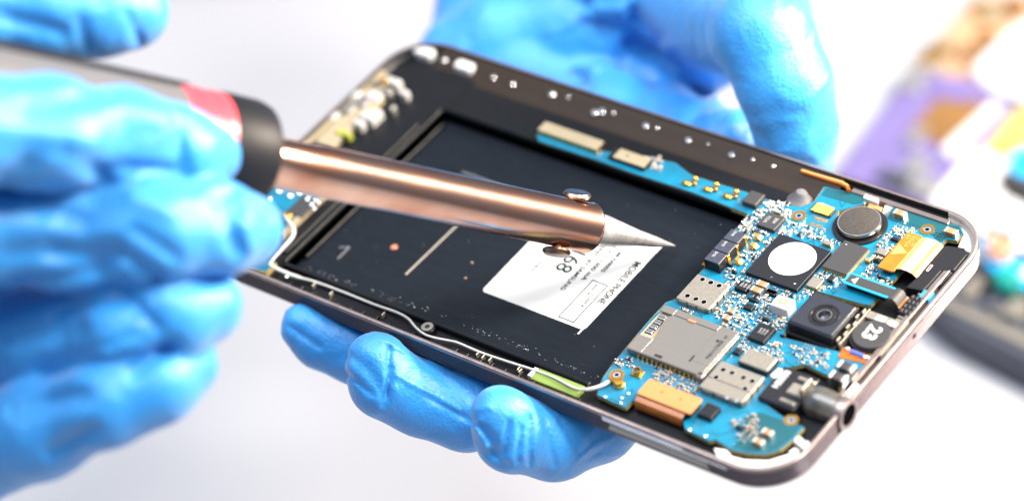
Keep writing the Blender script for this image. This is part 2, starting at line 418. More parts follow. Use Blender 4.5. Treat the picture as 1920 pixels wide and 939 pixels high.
for i, mi in enumerate(m.m): pass
# rim of the board shows the raw laminate
m2 = MB(); m2.mat('pcb_edge').slab(poly, -.235, BZ - .012, 0)
board = m.build('circuit_board', None, phone)
e = MB(); 
n = len(poly)
Pp = np.array(poly); area2 = sum(Pp[i][0] * Pp[(i + 1) % n][1] - Pp[(i + 1) % n][0] * Pp[i][1] for i in range(n))
if area2 < 0: Pp = Pp[::-1]
ce = []
for i in range(n):
    a, b = Pp[i], Pp[(i + 1) % n]; t = (b - a) / (np.linalg.norm(b - a) + 1e-9); nn = np.array([t[1], -t[0]]) * .012
    e.add([(a[0] + nn[0], a[1] + nn[1], -.225), (b[0] + nn[0], b[1] + nn[1], -.225), (b[0] + nn[0], b[1] + nn[1], BZ - .004), (a[0] + nn[0], a[1] + nn[1], BZ - .004)], [(0, 1, 2, 3)])
e.build('board_edge', 'pcb_edge', board)

KEEP = []                       # occupied rectangles on the board
def part_box(name, k, a, b, h, material, ch=.012, r=.0, parent=None, z0=None, keep=True, side=None, top=None):
    zt = (BZ + h) if top is None else top
    x0, x1, y0, y1 = rectLR(k, a, b, zt)
    if keep: KEEP.append((x0 - .02, x1 + .02, y0 - .02, y1 + .02))
    m = MB()
    if side: m.mat(side).box(x0 + .006, x1 - .006, y0 + .006, y1 - .006, BZ - .002 if z0 is None else z0, zt - .02); m.mat(material).box(x0, x1, y0, y1, zt - .022, zt, ch, r)
    else: m.box(x0, x1, y0, y1, BZ - .002 if z0 is None else z0, zt, ch, r)
    o = m.build(name, material, parent or board); return o, (x0, x1, y0, y1, zt)
# processor with round white sticker
o, (x0, x1, y0, y1, zt) = part_box('processor', 'A', (456, 700), (1215, 520), .10, 'chip_black', .008, side='chip_black'); o['label'] = 'black square chip under the round white sticker'
c = U('A', 872, 588, zt); m = MB(); m.disc(c[0], c[1], zt - .001, zt + .005, .485, .001, 48); m.build('round_sticker', 'white_sticker', board)
text_mesh('chip_mark', '1-', .07, x0 + .55, y0 + .12, zt + .0005, A90, 'chip_ink', board, .0005)
m = MB(); m.disc(x1 - .14, y0 + .14, zt - .01, zt + .002, .02, .001, 12); m.build('pin_dot', 'chip_ink', board)
o, (x0, x1, y0, y1, zt) = part_box('memory_chip', 'A', (1125, 650), (1552, 548), .10, 'chip_grey', .008, side='gold') if False else part_box('memory_chip', 'B', (-92, 745), (330, 590), .10, 'chip_grey', .008, side='pcb_edge')
m = MB(); m.disc(x0 + .1, y1 - .1, zt - .01, zt + .002, .018, .001, 12); m.build('pin_dot', 'chip_ink', board)
o, (x0, x1, y0, y1, zt) = part_box('audio_chip', 'A', (556, 282), (812, 222), .10, 'chip_grey', .01)
text_mesh('chip_mark', 'YDA', .11, x0 + .08, y1 - .1, zt + .0005, A90, 'chip_ink', board, .0005)
text_mesh('chip_mark', '204', .11, x0 + .26, y1 - .1, zt + .0005, A90, 'chip_ink', board, .0005)
# shield cans
def holes(pts, k, zt, parent, r=.055):
    for a, b in pts:
        q = U(k, a, b, zt); h = MB(); h.mat('void').disc(q[0], q[1], zt - .02, zt + .005, r, 0, 20)
        h.mat('chip_ink').ring(q[0], q[1], zt - .01, zt + .006, r, r + .008, 20); h.build('hole', None, parent)
def can(name, k, a, b, h, pts, label=None, material='shield_metal'):
    zt = BZ + h; x0, x1, y0, y1 = rectLR(k, a, b, zt); KEEP.append((x0 - .03, x1 + .04, y0 - .05, y1 + .03))
    m = MB(); m.box(x0, x1, y0, y1, BZ + .03, zt, .014, .03)
    m.box(x0 + .05, x1 - .05, y0 + .015, y1 - .02, BZ - .002, BZ + .04)
    for t in (.1, .38, .66):                                   # side skirts with slits
        m.box(x0 + (x1 - x0) * t, x0 + (x1 - x0) * (t + .22), y0 - .018, y0 + .01, BZ + .005, zt - .02, .004)
        m.box(x1 - .01, x1 + .018, y0 + (y1 - y0) * t, y0 + (y1 - y0) * (t + .22), BZ + .005, zt - .02, .004)
    o = m.build(name, material, phone); holes(pts, k, zt, o)
    if label: o['label'] = label
    return o, (x0, x1, y0, y1, zt)
can('shield_can', 'C', (500, 272), (985, 165), .13, [(738, 112), (810, 140), (884, 167), (606, 256), (679, 284), (750, 311)], 'square silver can with six holes beside the card slot')
o, (x0, x1, y0, y1, zt) = can('shield_can', 'F', (-95, 298), (488, 215), .15, [(123, 155), (200, 182), (60, 221), (300, 224), (379, 254), (315, 321)], 'wide silver can with folded front flap')
m = MB(); q = U('F', 60, 300, zt); m.box(x0 + .02, x1, y0 + .30, y0 + .318, zt - .01, zt + .002); m.build('fold_line', 'res_black', o)
for a, b in [(155, 398), (238, 424)]:
    q = U('F', a, b, zt); h = MB(); h.disc(q[0], q[1], zt - .02, zt + .002, .04, 0, 18); h.build('rivet', 'solder', o)
o, (x0, x1, y0, y1, zt) = part_box('crystal_can', 'C', (1045, 822), (1405, 802), .17, 'shield_metal', .02, .04, side='res_black')
# memory card slot
zt = BZ + .17; x0, x1, y0, y1 = rectLR('C', (70, 705), (1060, 575), zt); KEEP.append((x0 - .06, x1 + .06, y0 - .05, y1 + .03))
m = MB()
th = .018
# top plate as strips around the sunken plate
m.box(x0, x0 + .34, y0, y0 + .42, zt - th, zt, .004)
m.box(x0 + .34, x1, y0, y0 + .28, zt - th, zt, .004)
m.box(x1 - .42, x1, y0 + .28, y1, zt - th, zt, .004)
m.box(x0, x0 + .30, y1 - .18, y1, zt - th, zt, .004)
m.box(x0 + .30, x1 - .42, y1 - .16, y1, zt - th, zt, .004)
m.slab([(x0 + .34, y0 + .28), (x1 - .42, y0 + .28), (x1 - .42, y1 - .16), (x0 + .30, y1 - .16), (x0 + .20, y1 - .30), (x0 + .34, y0 + .55)], zt - th - .012, zt - .014, .003)
m.box(x0 + .03, x1 - .02, y0 - .012, y0 + .004, BZ + .03, zt - .006)
m.box(x1 - .004, x1 + .014, y0 + .03, y1 - .02, BZ + .01, zt - .006)
slot = m.build('card_slot', 'slot_metal', phone)
m = MB(); m.box(x0 - .03, x1 - .06, y0 + .02, y1 - .01, BZ - .002, zt - .075, .004); m.build('contact_base', 'foam_tan', slot)
m = MB()
for i in range(4):
    yy = y0 + .55 + i * (y1 - y0 - .85) / 3.4
    m.mat('res_black').box(x0 + .02, x0 + .20, yy, yy + .13, zt - .08, zt - .07)
    m.mat('solder').box(x0 + .04, x0 + .18, yy + .025, yy + .065, zt - .07, zt - .055, .004).mat('solder').box(x0 + .04, x0 + .18, yy + .085, yy + .11, zt - .07, zt - .055, .004)
m.build('contact_spring', None, slot)
m = MB(); m.box(x1 - .02, x1 + .05, y0 - .02, y1 - .06, zt - .10, zt - .02, .01, .02); m.box(x1 - .1, x1 + .06, y0 - .06, y0 + .1, BZ, zt, .02, .03); m.build('slot_bar', 'rim_metal', slot)
for i in range(13):
    xx = x0 + .28 + i * (x1 - x0 - .45) / 12
    m = MB(); m.mat('gold').box(xx, xx + .035, y0 - .06, y0 - .01, BZ, BZ + .10, .005).mat('solder').box(xx - .004, xx + .04, y0 - .11, y0 - .05, BZ, BZ + .03, .005); m.build('slot_pin', None, slot)
q = U('C', 648, 478, zt); m = MB(); m.box(q[0] - .09, q[0] + .08, q[1] - .03, q[1] + .03, zt - .01, zt + .006, 0, .02); m.build('copper_window', 'copper', slot)
q = U('C', 790, 812, zt); text_mesh('stamped_text', 'MA1117A5E  H', .115, q[0], q[1], zt + .0015, -A90, 'res_black', slot, .0005, .95)
for a, b, sx, sy in [(872, 652, .03, .03), (645, 806, .02, .09), (350, 785, .09, .03)]:
    q = U('C', a, b, zt); m = MB(); m.box(q[0] - sx, q[0] + sx, q[1] - sy, q[1] + sy, zt - .01, zt + .005, 0, .01); m.build('slit', 'res_black', slot)
# white moulded block
part_box('white_block', 'D', (203, 325), (430, 292), .24, 'white_plastic', .02, .03, parent=phone)
q = U('D', 320, 300, BZ + .24)
m = MB()
for t in range(8): a = t * .8; m.ball((q[0] + .07 * math.cos(a), q[1] + .07 * math.sin(a), BZ + .24), .03, (1, 1, .25), 8)
m.build('flux_stain', 'gold', phone)
# camera module
zt = .10; x0, x1, y0, y1 = rectLR('D', (352, 478), (990, 345), zt); KEEP.append((x0 - .08, x1 + .3, y0 - .12, y1 + .06))
m = MB(); m.mat('chip_black').box(x0, x1, y0, y1, -.30, zt - .03, .01, .03).mat('cam_grey').box(x0 + .03, x1 - .03, y0 + .03, y1 - .03, zt - .04, zt, .025, .05).mat('chip_black')
m.box(x0 - .04, x1 + .03, y0 - .05, y1 - .1, -.30, -.16, .02, .02)
cm = m.build('camera_module', 'chip_black', phone); cm['label'] = 'square black main camera block'
q = U('D', 685, 425, zt)
m = MB(); m.lathe([(0, .31), (.012, .305), (.012, .27), (-.012, .25), (-.012, .22), (.008, .21), (.008, .15), (-.02, .12), (-.03, .10)], (q[0], q[1], zt), (0, 0, 1), 40); m.build('lens_ring', 'dark_gloss', cm)
m = MB(); m.lathe([(-.03, .115), (.0, .105), (.014, .07), (.018, .02)], (q[0], q[1], zt), (0, 0, 1), 28); m.build('lens', 'glass_dark', cm)
m = MB(); m.ring(q[0], q[1], zt - .01, zt + .010, .135, .15, 32); m.build('lens_bezel', 'grey_plastic', cm)
for i in range(6):
    m = MB(); yy = y0 + .08 + i * .17; m.box(x1 + .02 + .05 * (i % 2), x1 + .06 + .05 * (i % 2), yy, yy + .12, -.25, -.02 + .02 * (i % 3), .006); m.build('spring_clip', 'shield_metal', cm)
m = MB()
for i in range(2):
    for j in range(12): m.ball((x0 + .08 + j * .075, y1 + .07 + i * .06, BZ + .015), .022, (1, 1, .8), 8)
m.build('solder_joint', 'solder', board); KEEP.append((x0, x1, y1, y1 + .2))
# vibration motor marked 23
zt = -.02; q = U('D', 1100, 590, zt)
m = MB(); m.lathe([(-.22, .36), (-.08, .36), (-.07, .39), (-.01, .385), (.0, .37), (.0, .02)], (q[0], q[1], zt), (0, 0, 1), 40); mo = m.build('vibration_motor', 'chip_grey', phone)
m = MB(); m.ring(q[0], q[1], zt - .1, zt - .07, .40, .44, 40); m.build('motor_ring', 'dark_gloss', mo)
text_mesh('motor_number', '23', .40, q[0] - .15, q[1] + .23, zt + .0015, A90, 'white_sticker', mo, .001, 1.0, bold=.012)
m = MB(); m.box(q[0] - .45, q[0] - .42, q[1] - .5, q[1] + .62, -.28, -.05, .006).box(q[0] + .43, q[0] + .46, q[1] - .42, q[1] + .62, -.28, -.03, .006)
m.box(q[0] - .42, q[0] + .43, q[1] + .42, q[1] + .62, -.2, -.10, .01); m.build('motor_bracket', 'shield_metal', mo)
m = MB(); m.box(q[0] - .22, q[0] - .02, q[1] + .44, q[1] + .58, -.11, -.093, .004).box(q[0] + .05, q[0] + .36, q[1] + .42, q[1] + .55, -.11, -.093, .004); m.build('white_pad', 'white_sticker', mo)
q2 = U('D', 960, 790, -.12)
m = MB(); m.slab([tuple(U('D', *t, -.12)) for t in [(850, 700), (800, 790), (900, 815), (1060, 850), (1130, 800), (1040, 760), (920, 720)]], -.2, -.12, .006); m.build('motor_flex', 'orange_flex', mo)
m = MB()
for a, b in [(925, 745), (955, 755), (985, 767), (1012, 780)]: q3 = U('D', a, b, -.09); m.ball((q3[0], q3[1], -.09), .035, (1, 1.3, 1), 10)
m.build('blue_coil', 'blue_bead', mo)
m = MB()
for a, b in [(885, 715), (1100, 790), (1080, 800), (1040, 790)]: q3 = U('D', a, b, -.09); m.ball((q3[0], q3[1], -.1), .05, (1, 1, .7), 10)
m.build('solder_joint', 'solder', mo)
# light strip beside right rim
m = MB(); p = U('G', 330, 730, -.16); q3 = U('G', 230, 860, -.16); m.box(14.62, 14.70, 2.75, 4.2, -.3, -.15, .01).build('green_strip', 'yellow_green', phone)
# speaker / earpiece
zt = .03; q = U('B', 240, 345, zt)
m = MB(); m.lathe([(-.30, .47), (-.06, .46), (-.04, .43)], (q[0], q[1], zt), (0, 0, 1), 40); sp = m.build('round_speaker', 'dark_gloss', phone); sp['label'] = 'round black speaker with felt top'
m = MB(); m.lathe([(-.04, .425), (-.005, .42), (.0, .405), (0, .01)], (q[0], q[1], zt), (0, 0, 1), 40); m.build('felt_pad', 'black_foam', sp)
m = MB(); m.ring(q[0], q[1], zt - .03, zt - .008, .422, .44, 40); m.build('metal_ring', 'solder', sp)
m = MB(); m.ring(q[0], q[1], -.24, -.10, .47, .56, 40); m.build('rubber_seat', 'dark_gloss', sp); KEEP.append((q[0] - .56, q[0] + .56, q[1] - .56, q[1] + .56))
# spring block on the left edge (three cells)
zt = BZ + .26; x0, x1, y0, y1 = rectLR('A', (88, 590), (470, 365), zt); KEEP.append((x0 - .1, x1 + .06, y0 - .02, y1 + .02))
m = MB(); n3 = 3
for i in range(n3):
    ya = y0 + (y1 - y0) * i / n3; yb = y0 + (y1 - y0) * (i + 1) / n3; m.mat('chip_black').box(x0, x1, ya + .008, yb - .008, BZ, zt - .012, .004).mat('slate').box(x0 + .004, x1 - .004, ya + .012, yb - .012, zt - .012, zt, .008)
m.box(x0 + .02, x1 - .02, y0 + .02, y1 - .02, BZ, zt - .03)
cb = m.build('battery_connector', 'chip_black', phone)
for i in range(4):
    yy = y0 + .02 + i * (y1 - y0 - .1) / 3
    m = MB(); m.box(x0 - .08, x0 + .01, yy - .02, yy + .09, BZ, BZ + .11, .03, .03); m.build('gold_tab', 'gold', cb)
    if i: m = MB(); m.box(x1 - .005, x1 + .012, yy - .02, yy + .05, BZ, zt - .03, .004); m.build('side_contact', 'gold', cb)
for i in range(3): text_mesh('chip_mark', 'SMK', .09, x0 + .10, y0 + (y1 - y0) * (i + .9) / 3, zt + .0005, A90, 'chip_ink', cb, .0005)
# gold springs
for k, a, b in [('A', 400, 610), ('A', 532, 478), ('A', 570, 400)]:
    q = U(k, a, b, BZ + .06); KEEP.append((q[0] - .12, q[0] + .12, q[1] - .14, q[1] + .14))
    m = MB(); pts = [(q[0] - .09, q[1], BZ + .01), (q[0] + .05, q[1], BZ + .01), (q[0] + .09, q[1], BZ + .05), (q[0] + .03, q[1], BZ + .1), (q[0] - .06, q[1], BZ + .12), (q[0] - .09, q[1], BZ + .09)]
    for s in range(len(pts) - 1):
        a_, b_ = pts[s], pts[s + 1]; m.hexa([(a_[0], a_[1] - .05, a_[2] - .01), (b_[0], b_[1] - .05, b_[2] - .01), (b_[0], b_[1] + .05, b_[2] - .01), (a_[0], a_[1] + .05, a_[2] - .01)], [(a_[0], a_[1] - .05, a_[2] + .01), (b_[0], b_[1] - .05, b_[2] + .01), (b_[0], b_[1] + .05, b_[2] + .01), (a_[0], a_[1] + .05, a_[2] + .01)])
    m.build('gold_spring', 'gold', board)
for a, b in [(505, 482), (690, 535), (865, 597)]:
    q = U('H', a, b, BZ + .04); r = U('H', a + 75, b - 38, BZ + .1)
    m = MB(); m.ball((q[0], q[1], BZ + .03), .10, (1.1, .75, .5), 14).ball((r[0], r[1], BZ + .09), .065, (1, 1, 1), 14).ball((r[0] + .04, r[1] - .09, BZ + .04), .045, (1, 1, 1), 12); m.build('contact_spring', 'gold', board)
# small square IC on the strip and others
part_box('chip', 'H', (985, 640), (1195, 585), .13, 'chip_grey', .012, .02)
o, (x0, x1, y0, y1, zt) = part_box('chip', 'E', (1020, 535), (1225, 482), .12, 'chip_black', .01)
o, (x0, x1, y0, y1, zt) = part_box('chip', 'C', (1130, 612), (1385, 538), .10, 'chip_black', .01)
for i in range(3): text_mesh('chip_mark', '8A7K2', .055, x0 + .12 + .07 * i, y1 - .12, zt + .0005, A90, 'chip_ink', board, .0004)
o, (x0, x1, y0, y1, zt) = part_box('chip', 'C', (1018, 180), (1175, 148), .10, 'chip_black', .008)
for i in range(3): text_mesh('chip_mark', '1002', .07, x0 + .07 + .08 * i, y1 - .03, zt + .0005, A90, 'chip_ink', board, .0004)
for k, a, b in [('C', (1095, 352), (1200, 340)), ('C', (1130, 275), (1230, 290)), ('C', (1285, 220), (1400, 215)), ('D', (165, 215), (285, 225)), ('B', (515, 500), (597, 500)), ('F', (225, 655), (300, 650)), ('B', (370, 690), (420, 690)), ('C', (1000, 745), (1090, 730)), ('A', (330, 690), (385, 690)), ('B', (400, 835), (475, 850)), ('A', (300, 630), (345, 625)), ('A', (510, 330), (570, 350)), ('D', (130, 450), (200, 455)), ('D', (290, 590), (330, 600)), ('G', (170, 30), (235, 40))]:
    part_box('chip', k, a, b, .07, 'chip_black', .008)
for k, a, b, mt in [('A', (985, 815), (1152, 772), 'shield_metal'), ('B', (380, 622), (505, 605), 'shield_metal'), ('A', (1130, 445), (1235, 440), 'shield_metal'), ('B', (280, 690), (350, 680), 'cap_tan'), ('A', (700, 165), (770, 175), 'foam_tan')]:
    part_box('oscillator', k, a, b, .09, mt, .012, .01, side='gold')
# large capacitors (own look): body with bright ends
def cap_mesh(name, body):
    m = MB(); m.mat(body).box(-.30, .30, -.5, .5, 0, 1, .06); m.mat('cap_end').box(-.5, -.30, -.5, .5, 0, 1.02, .06).mat('cap_end').box(.30, .5, -.5, .5, 0, 1.02, .06)
    V = np.array(m.v); me = bpy.data.meshes.new(name); me.from_pydata(m.v, [], m.f)
    for nme in m.names: me.materials.append(MATS[nme])
    for p, mi in zip(me.polygons, m.m): p.material_index = mi
    me.update(); return me
capM = cap_mesh('chip_capacitor', 'cap_tan'); resM = cap_mesh('chip_resistor', 'res_black'); greyM = cap_mesh('chip_inductor', 'chip_grey')
def place(name, me, x, y, l, wd, h, ang, parent=board, z=BZ):
    o = link(name, me, (x, y, z), parent); o.scale = (l, wd, h); o.rotation_euler = (0, 0, ang); return o
for k, a, b, l, wd, h, me, nm in [('D', 135, 145, .26, .14, .12, capM, 'large_capacitor'), ('D', 85, 195, .26, .14, .12, capM, 'large_capacitor'), ('F', 510, 695, .22, .13, .12, capM, 'large_capacitor'), ('F', 430, 775, .22, .13, .12, capM, 'large_capacitor'), ('C', 990, 385, .15, .1, .08, capM, 'large_capacitor'), ('C', 950, 440, .17, .12, .1, capM, 'large_capacitor'),
                              ('B', 595, 270, .26, .15, .12, capM, 'large_capacitor'), ('B', 1045, 430, .28, .15, .12, capM, 'large_capacitor'), ('D', 745, 95, .22, .13, .1, resM, 'large_inductor'), ('F', 1200, 115, .36, .20, .2, greyM, 'large_inductor'), ('F', 1130, 205, .36, .20, .2, greyM, 'large_inductor'), ('B', 570, 270, .1, .1, .1, capM, 'large_capacitor')]:
    q = U(k, a, b, BZ + h); KEEP.append((q[0] - l / 2 - .02, q[0] + l / 2 + .02, q[1] - wd / 2 - .02, q[1] + wd / 2 + .02)); place(nm, me, q[0], q[1], l, wd, h, 0)
# screw holes
def screw(k, a, b, r=.10, parent=board, z=BZ, inner='solder', outer='gold'):
    q = U(k, a, b, z); KEEP.append((q[0] - r - .06, q[0] + r + .06, q[1] - r - .06, q[1] + r + .06))
    m = MB(); m.mat(outer).ring(q[0], q[1], z - .01, z + .012, r, r + .055, 32)
    m.mat('chip_black').disc(q[0], q[1], z - .02, z + .004, r + .01, 0, 24).mat(inner).ring(q[0], q[1], z, z + .010, r * .42, r * .85, 24)
    m.mat('void').disc(q[0], q[1], z - .03, z + .0075, r * .42, 0, 18); m.build('screw_hole', None, parent)
screw('A', 930, 210); screw('B', 838, 425); screw('E', 312, 200); screw('F', 720, 597, .09)
# coax sockets and the antenna cable
def coax(k, a, b, cap):
    q = U(k, a, b, BZ + .06); KEEP.append((q[0] - .14, q[0] + .14, q[1] - .14, q[1] + .14))
    m = MB(); m.mat('gold').box(q[0] - .11, q[0] + .11, q[1] - .09, q[1] + .09, BZ, BZ + .03, .004)
    m.mat('gold').lathe([(0, .085), (.10, .085), (.10, .06), (.03, .055)], (q[0], q[1], BZ + .02), (0, 0, 1), 24, cap=False)
    m.mat('res_black').disc(q[0], q[1], BZ, BZ + .09, .052, 0, 16).mat('solder').disc(q[0], q[1], BZ, BZ + .10, .014, 0, 8)
    return q, m.build('antenna_socket', None, board)
coax('E', 492, 172, 0)
q = U('E', 330, 262, BZ + .1)
m = MB(); m.lathe([(0, .11), (.05, .12), (.07, .10), (.12, .09), (.125, .01)], (q[0], q[1], BZ + .0), (0, 0, 1), 24).box(q[0] - .26, q[0] - .05, q[1] - .05, q[1] + .04, BZ + .02, BZ + .11, .02, .01)
KEEP.append((q[0] - .3, q[0] + .14, q[1] - .15, q[1] + .15))
plug = m.build('antenna_plug', 'gold', phone)
cab = [(q[0] - .20, q[1], BZ + .06)]
for a, b, zz in [(1128, 723, -.10), (1100, 730, -.13), (1075, 726, -.16), (1040, 708, -.18), (1000, 693, -.2), (950, 677, -.22), (900, 660, -.22), (860, 643, -.2), (840, 638, -.2), (815, 633, -.16), (795, 626, -.16), (778, 612, -.16), (766, 598, -.18), (745, 586, -.2), (700, 570, -.24), (640, 546, -.24), (590, 528, -.22), (560, 520, -.18), (535, 511, -.12), (515, 502, -.06), (507, 496, -.04), (512, 484, -.02), (527, 468, .0), (547, 446, .02), (551, 433, .02), (548, 424, .02), (540, 414, 0), (533, 404, -.04)]:
    cab.append(tuple(PZ(a, b, zz)))
def smooth_path(P, n=4):
    P = [np.array(p, float) for p in P]; o = []
    for i in range(len(P) - 1):
        p0, p1, p2, p3 = P[max(i - 1, 0)], P[i], P[i + 1], P[min(i + 2, len(P) - 1)]
        for k in range(n):
            t = k / n; o.append(.5 * ((2 * p1) + (-p0 + p2) * t + (2 * p0 - 5 * p1 + 4 * p2 - p3) * t * t + (-p0 + 3 * p1 - 3 * p2 + p3) * t ** 3))
    o.append(P[-1]); return o
sp_ = smooth_path(cab); m = MB(); m.tube(sp_, [.045 if i < 9 else (.026 if i < 72 else .042) for i in range(len(sp_))], 10); m.build('antenna_cable', 'white_wire', phone)
q = PZ(537, 404, -.03); m = MB(); m.box(q[0] - .12, q[0] + .12, q[1] - .1, q[1] + .08, -.14, -.0, .02, .03); m.build('antenna_plug', 'gold', phone)
# green tape on the front channel
m = MB(); a = PZ(1005, 703, -.2); b = PZ(1090, 733, -.2)
m.box(a[0] - .05, b[0] - .02, .30, .62, -.31, -.20, .012); tp = m.build('green_tape', 'green_tape', phone)
m = MB(); m.box(a[0] - .16, a[0] - .06, .34, .60, -.3, -.19, .01); m.build('tape_end', 'label_paper', phone)
# clips and bosses along the front channel
for t in range(26):
    x = 1.9 + t * .34; m = MB(); m.box(x, x + rnd.choice([.05, .09, .16]), .20, .30 + rnd.uniform(0, .05), -.31, -.2 - rnd.uniform(0, .05), .012); m.build('clip', 'black_plastic', phone)
for a, b in [(588, 533), (620, 549), (718, 588), (895, 662), (905, 668), (918, 673), (972, 690), (975, 694)]:
    q = PZ(a, b, -.2); m = MB(); m.box(q[0] - .012, q[0] + .012, q[1] - .05, q[1] + .06, -.3, -.19, .006); m.build('bright_clip', 'shield_metal', phone)
q = PZ(801, 612, -.16); m = MB(); m.mat('shield_metal').ring(q[0], q[1], -.2, -.155, .055, .125, 24).mat('res_black').disc(q[0], q[1], -.25, -.17, .06, 0, 16).mat('black_plastic').disc(q[0], q[1], -.31, -.175, .16, .02, 24); m.build('screw_boss', None, phone)
# orange flat cable at the front
zt = BZ + .20; c = [U('E', *t, zt) for t in [(485, 352), (600, 225), (1070, 405), (950, 550)]]
x0 = min(c[0][0], c[1][0]); x1 = (c[2][0] + c[3][0]) / 2; y1 = (c[1][1] + c[2][1]) / 2; y0 = (c[0][1] + c[3][1]) / 2; x0 = (c[0][0] + c[1][0]) / 2
KEEP.append((x0 - .05, x1 + .05, y0 - .1, y1 + .05))
m = MB(); m.box(x0, x1, y0, y1, zt - .05, zt, .012, .06); fx = m.build('flat_cable', 'peach_plate', phone); fx['label'] = 'orange flat cable with pale stiffener at the front edge'
for t in (.35, .70):
    m = MB(); m.disc(x0 + (x1 - x0) * t, (y0 + y1) / 2 + .02, zt - .01, zt + .0015, .03, 0, 14); m.build('locating_hole', 'orange_flex', fx)
m = MB(); pts = [(y0 + .1, zt - .055), (y0 - .02, zt - .06), (y0 - .10, zt - .10), (y0 - .14, zt - .18), (y0 - .14, zt - .28), (y0 - .08, zt - .36)]
vs = []; fs = []
for (yy, zz) in pts: vs += [(x0 + .03, yy, zz), (x1 - .12, yy, zz)]
for i in range(len(pts) - 1): fs.append((2 * i, 2 * i + 1, 2 * i + 3, 2 * i + 2))
m.add(vs, fs); m.build('flex_fold', 'orange_flex', fx)
m = MB()
for i in range(30):
    xx = x0 + .07 + i * (x1 - x0 - .22) / 30
    for j in range(1, len(pts) - 1):
        a, b = pts[j], pts[j + 1]; m.add([(xx, a[0] - .004, a[1] + .002), (xx + .010, a[0] - .004, a[1] + .002), (xx + .010, b[0] - .004, b[1] + .002), (xx, b[0] - .004, b[1] + .002)], [(0, 1, 2, 3)])
m.build('copper_track', 'cap_tan', fx)
m = MB(); m.box(x0 + .05, x1 - .05, y0 + .06, y1 - .03, BZ, zt - .05, .005); m.build('connector_base', 'chip_black', fx)
# amber flat cable at the back right
zt = BZ + .16; x0, x1, y0, y1 = rectLR('B', (395, 748), (805, 485), zt); KEEP.append((x0 - .02, x1 + .5, y0 - .04, y1 + .04))
m = MB(); m.box(x0, x1, y0, y1, zt - .04, zt, .01, .06); fx = m.build('flat_cable', 'amber_plate', phone); fx['label'] = 'amber flat cable with pale triangle at the back corner'
q = [U('B', *t, zt) for t in [(590, 545), (660, 630), (515, 640)]]
m = MB(); m.slab([tuple(t) for t in q], zt - .002, zt + .0018); m.build('printed_triangle', 'flex_gold', fx)
for i, t in enumerate(['RY', 'REV0.8', 'J7.155']):
    text_mesh('printed_text', t, .12, x0 + .05 + i * .11, y1 - .08, zt + .0012, A90, 'flex_gold', fx, .0006, .95)
pts = [(x1 - .02, zt - .02), (x1 + .10, zt + .02), (x1 + .26, zt + .03), (x1 + .40, zt - .01), (x1 + .50, zt - .10), (x1 + .54, zt - .22)]
def strip(pts, ya, yb, name, material, parent, off=0.0):
    m = MB(); vs = []; fs = []
    for (xx, zz) in pts: vs += [(xx, ya, zz + off), (xx, yb, zz + off), (xx, ya, zz + off - .012), (xx, yb, zz + off - .012)]
    for i in range(len(pts) - 1):
        a = 4 * i; b = a + 4; fs += [(a, b, b + 1, a + 1), (a + 2, a + 3, b + 3, b + 2), (a, a + 2, b + 2, b), (a + 1, b + 1, b + 3, a + 3)]
    fs += [(0, 1, 3, 2)]; a = 4 * (len(pts) - 1); fs += [(a, a + 2, a + 3, a + 1)]
    m.add(vs, fs); return m.build(name, material, parent, smooth=60)
strip(pts, y0 + .12, y1 - .02, 'flex_fold', 'printed_flex', fx)
strip([pts[0], pts[1]], y0 + .14, y1 - .04, 'track_band', 'flex_gold', fx, .004)
strip([(x1 + .11, zt + .022), (x1 + .26, zt + .03), (x1 + .33, zt + .015)], y0 + .12, y1 - .04, 'white_band', 'white_sticker', fx, .006)
# black flat cable with blue edge
zt = BZ + .17; x0, x1, y0, y1 = rectLR('D', (835, 132), (1300, 178), zt); x1 += .05; KEEP.append((x0 - .03, x1 + .4, y0 - .06, y1 + .04))
m = MB(); m.box(x0, x1, y0, y1, zt - .03, zt - .004, .004, .05); fx = m.build('flat_cable', 'blue_edge', phone); fx['label'] = 'black flat cable with bright blue edge and white triangle'
m = MB(); m.box(x0 + .045, x1, y0 + .045, y1 - .045, zt - .01, zt, .003, .02); m.build('cable_face', 'chip_grey', fx)
q = [U('D', *t, zt) for t in [(920, 115), (990, 95), (950, 148)]]; m = MB(); m.slab([tuple(t) for t in q], zt - .002, zt + .002); m.build('printed_triangle', 'white_sticker', fx)
m = MB(); m.box(x0 + .08, x1 - .1, y0 + .05, y1 - .06, BZ, zt - .03, .005); m.build('connector_base', 'chip_black', fx)
pts = [(x1 - .01, zt), (x1 + .08, zt + .015), (x1 + .16, zt - .02), (x1 + .22, zt - .14), (x1 + .30, zt - .24)]
strip(pts, y0 + .0, y1 - .0, 'cable_fold', 'chip_grey', fx)
strip([(x1 + .23, zt - .145), (x1 + .33, zt - .245)], y0 - .01, y1 + .01, 'cable_edge', 'orange_flex', fx, .0)
# fine pitch connector behind
x0, x1, y0, y1 = rectLR('A', (1045, 135), (1235, 200), BZ + .07); KEEP.append((x0 - .05, x1 + .05, y0 - .08, y1 + .1))
q = U('A', 1140, 150, BZ + .07); x0, x1, y0, y1 = q[0] - .24, q[0] + .24, q[1] - .11, q[1] + .11
m = MB(); m.mat('chip_black').box(x0, x1, y0, y1, BZ, BZ + .07, .01)
for i in range(9): m.mat('gold').box(x0 + .04 + i * .047, x0 + .06 + i * .047, y0 - .02, y1 + .02, BZ + .01, BZ + .078, .002)
m.build('fine_connector', None, phone); KEEP.append((x0 - .05, x1 + .05, y0 - .1, y1 + .1))
# gold pads
for k, a, b in [('A', 1120, 245), ('A', 1080, 292)]:
    q = U(k, a, b, BZ); KEEP.append((q[0] - .2, q[0] + .2, q[1] - .06, q[1] + .06)); m = MB()
    for i in range(6): m.box(q[0] - .14 + i * .05, q[0] - .11 + i * .05, q[1] - .05, q[1] + .05, BZ, BZ + .004)
    m.build('gold_pad', 'gold', board)
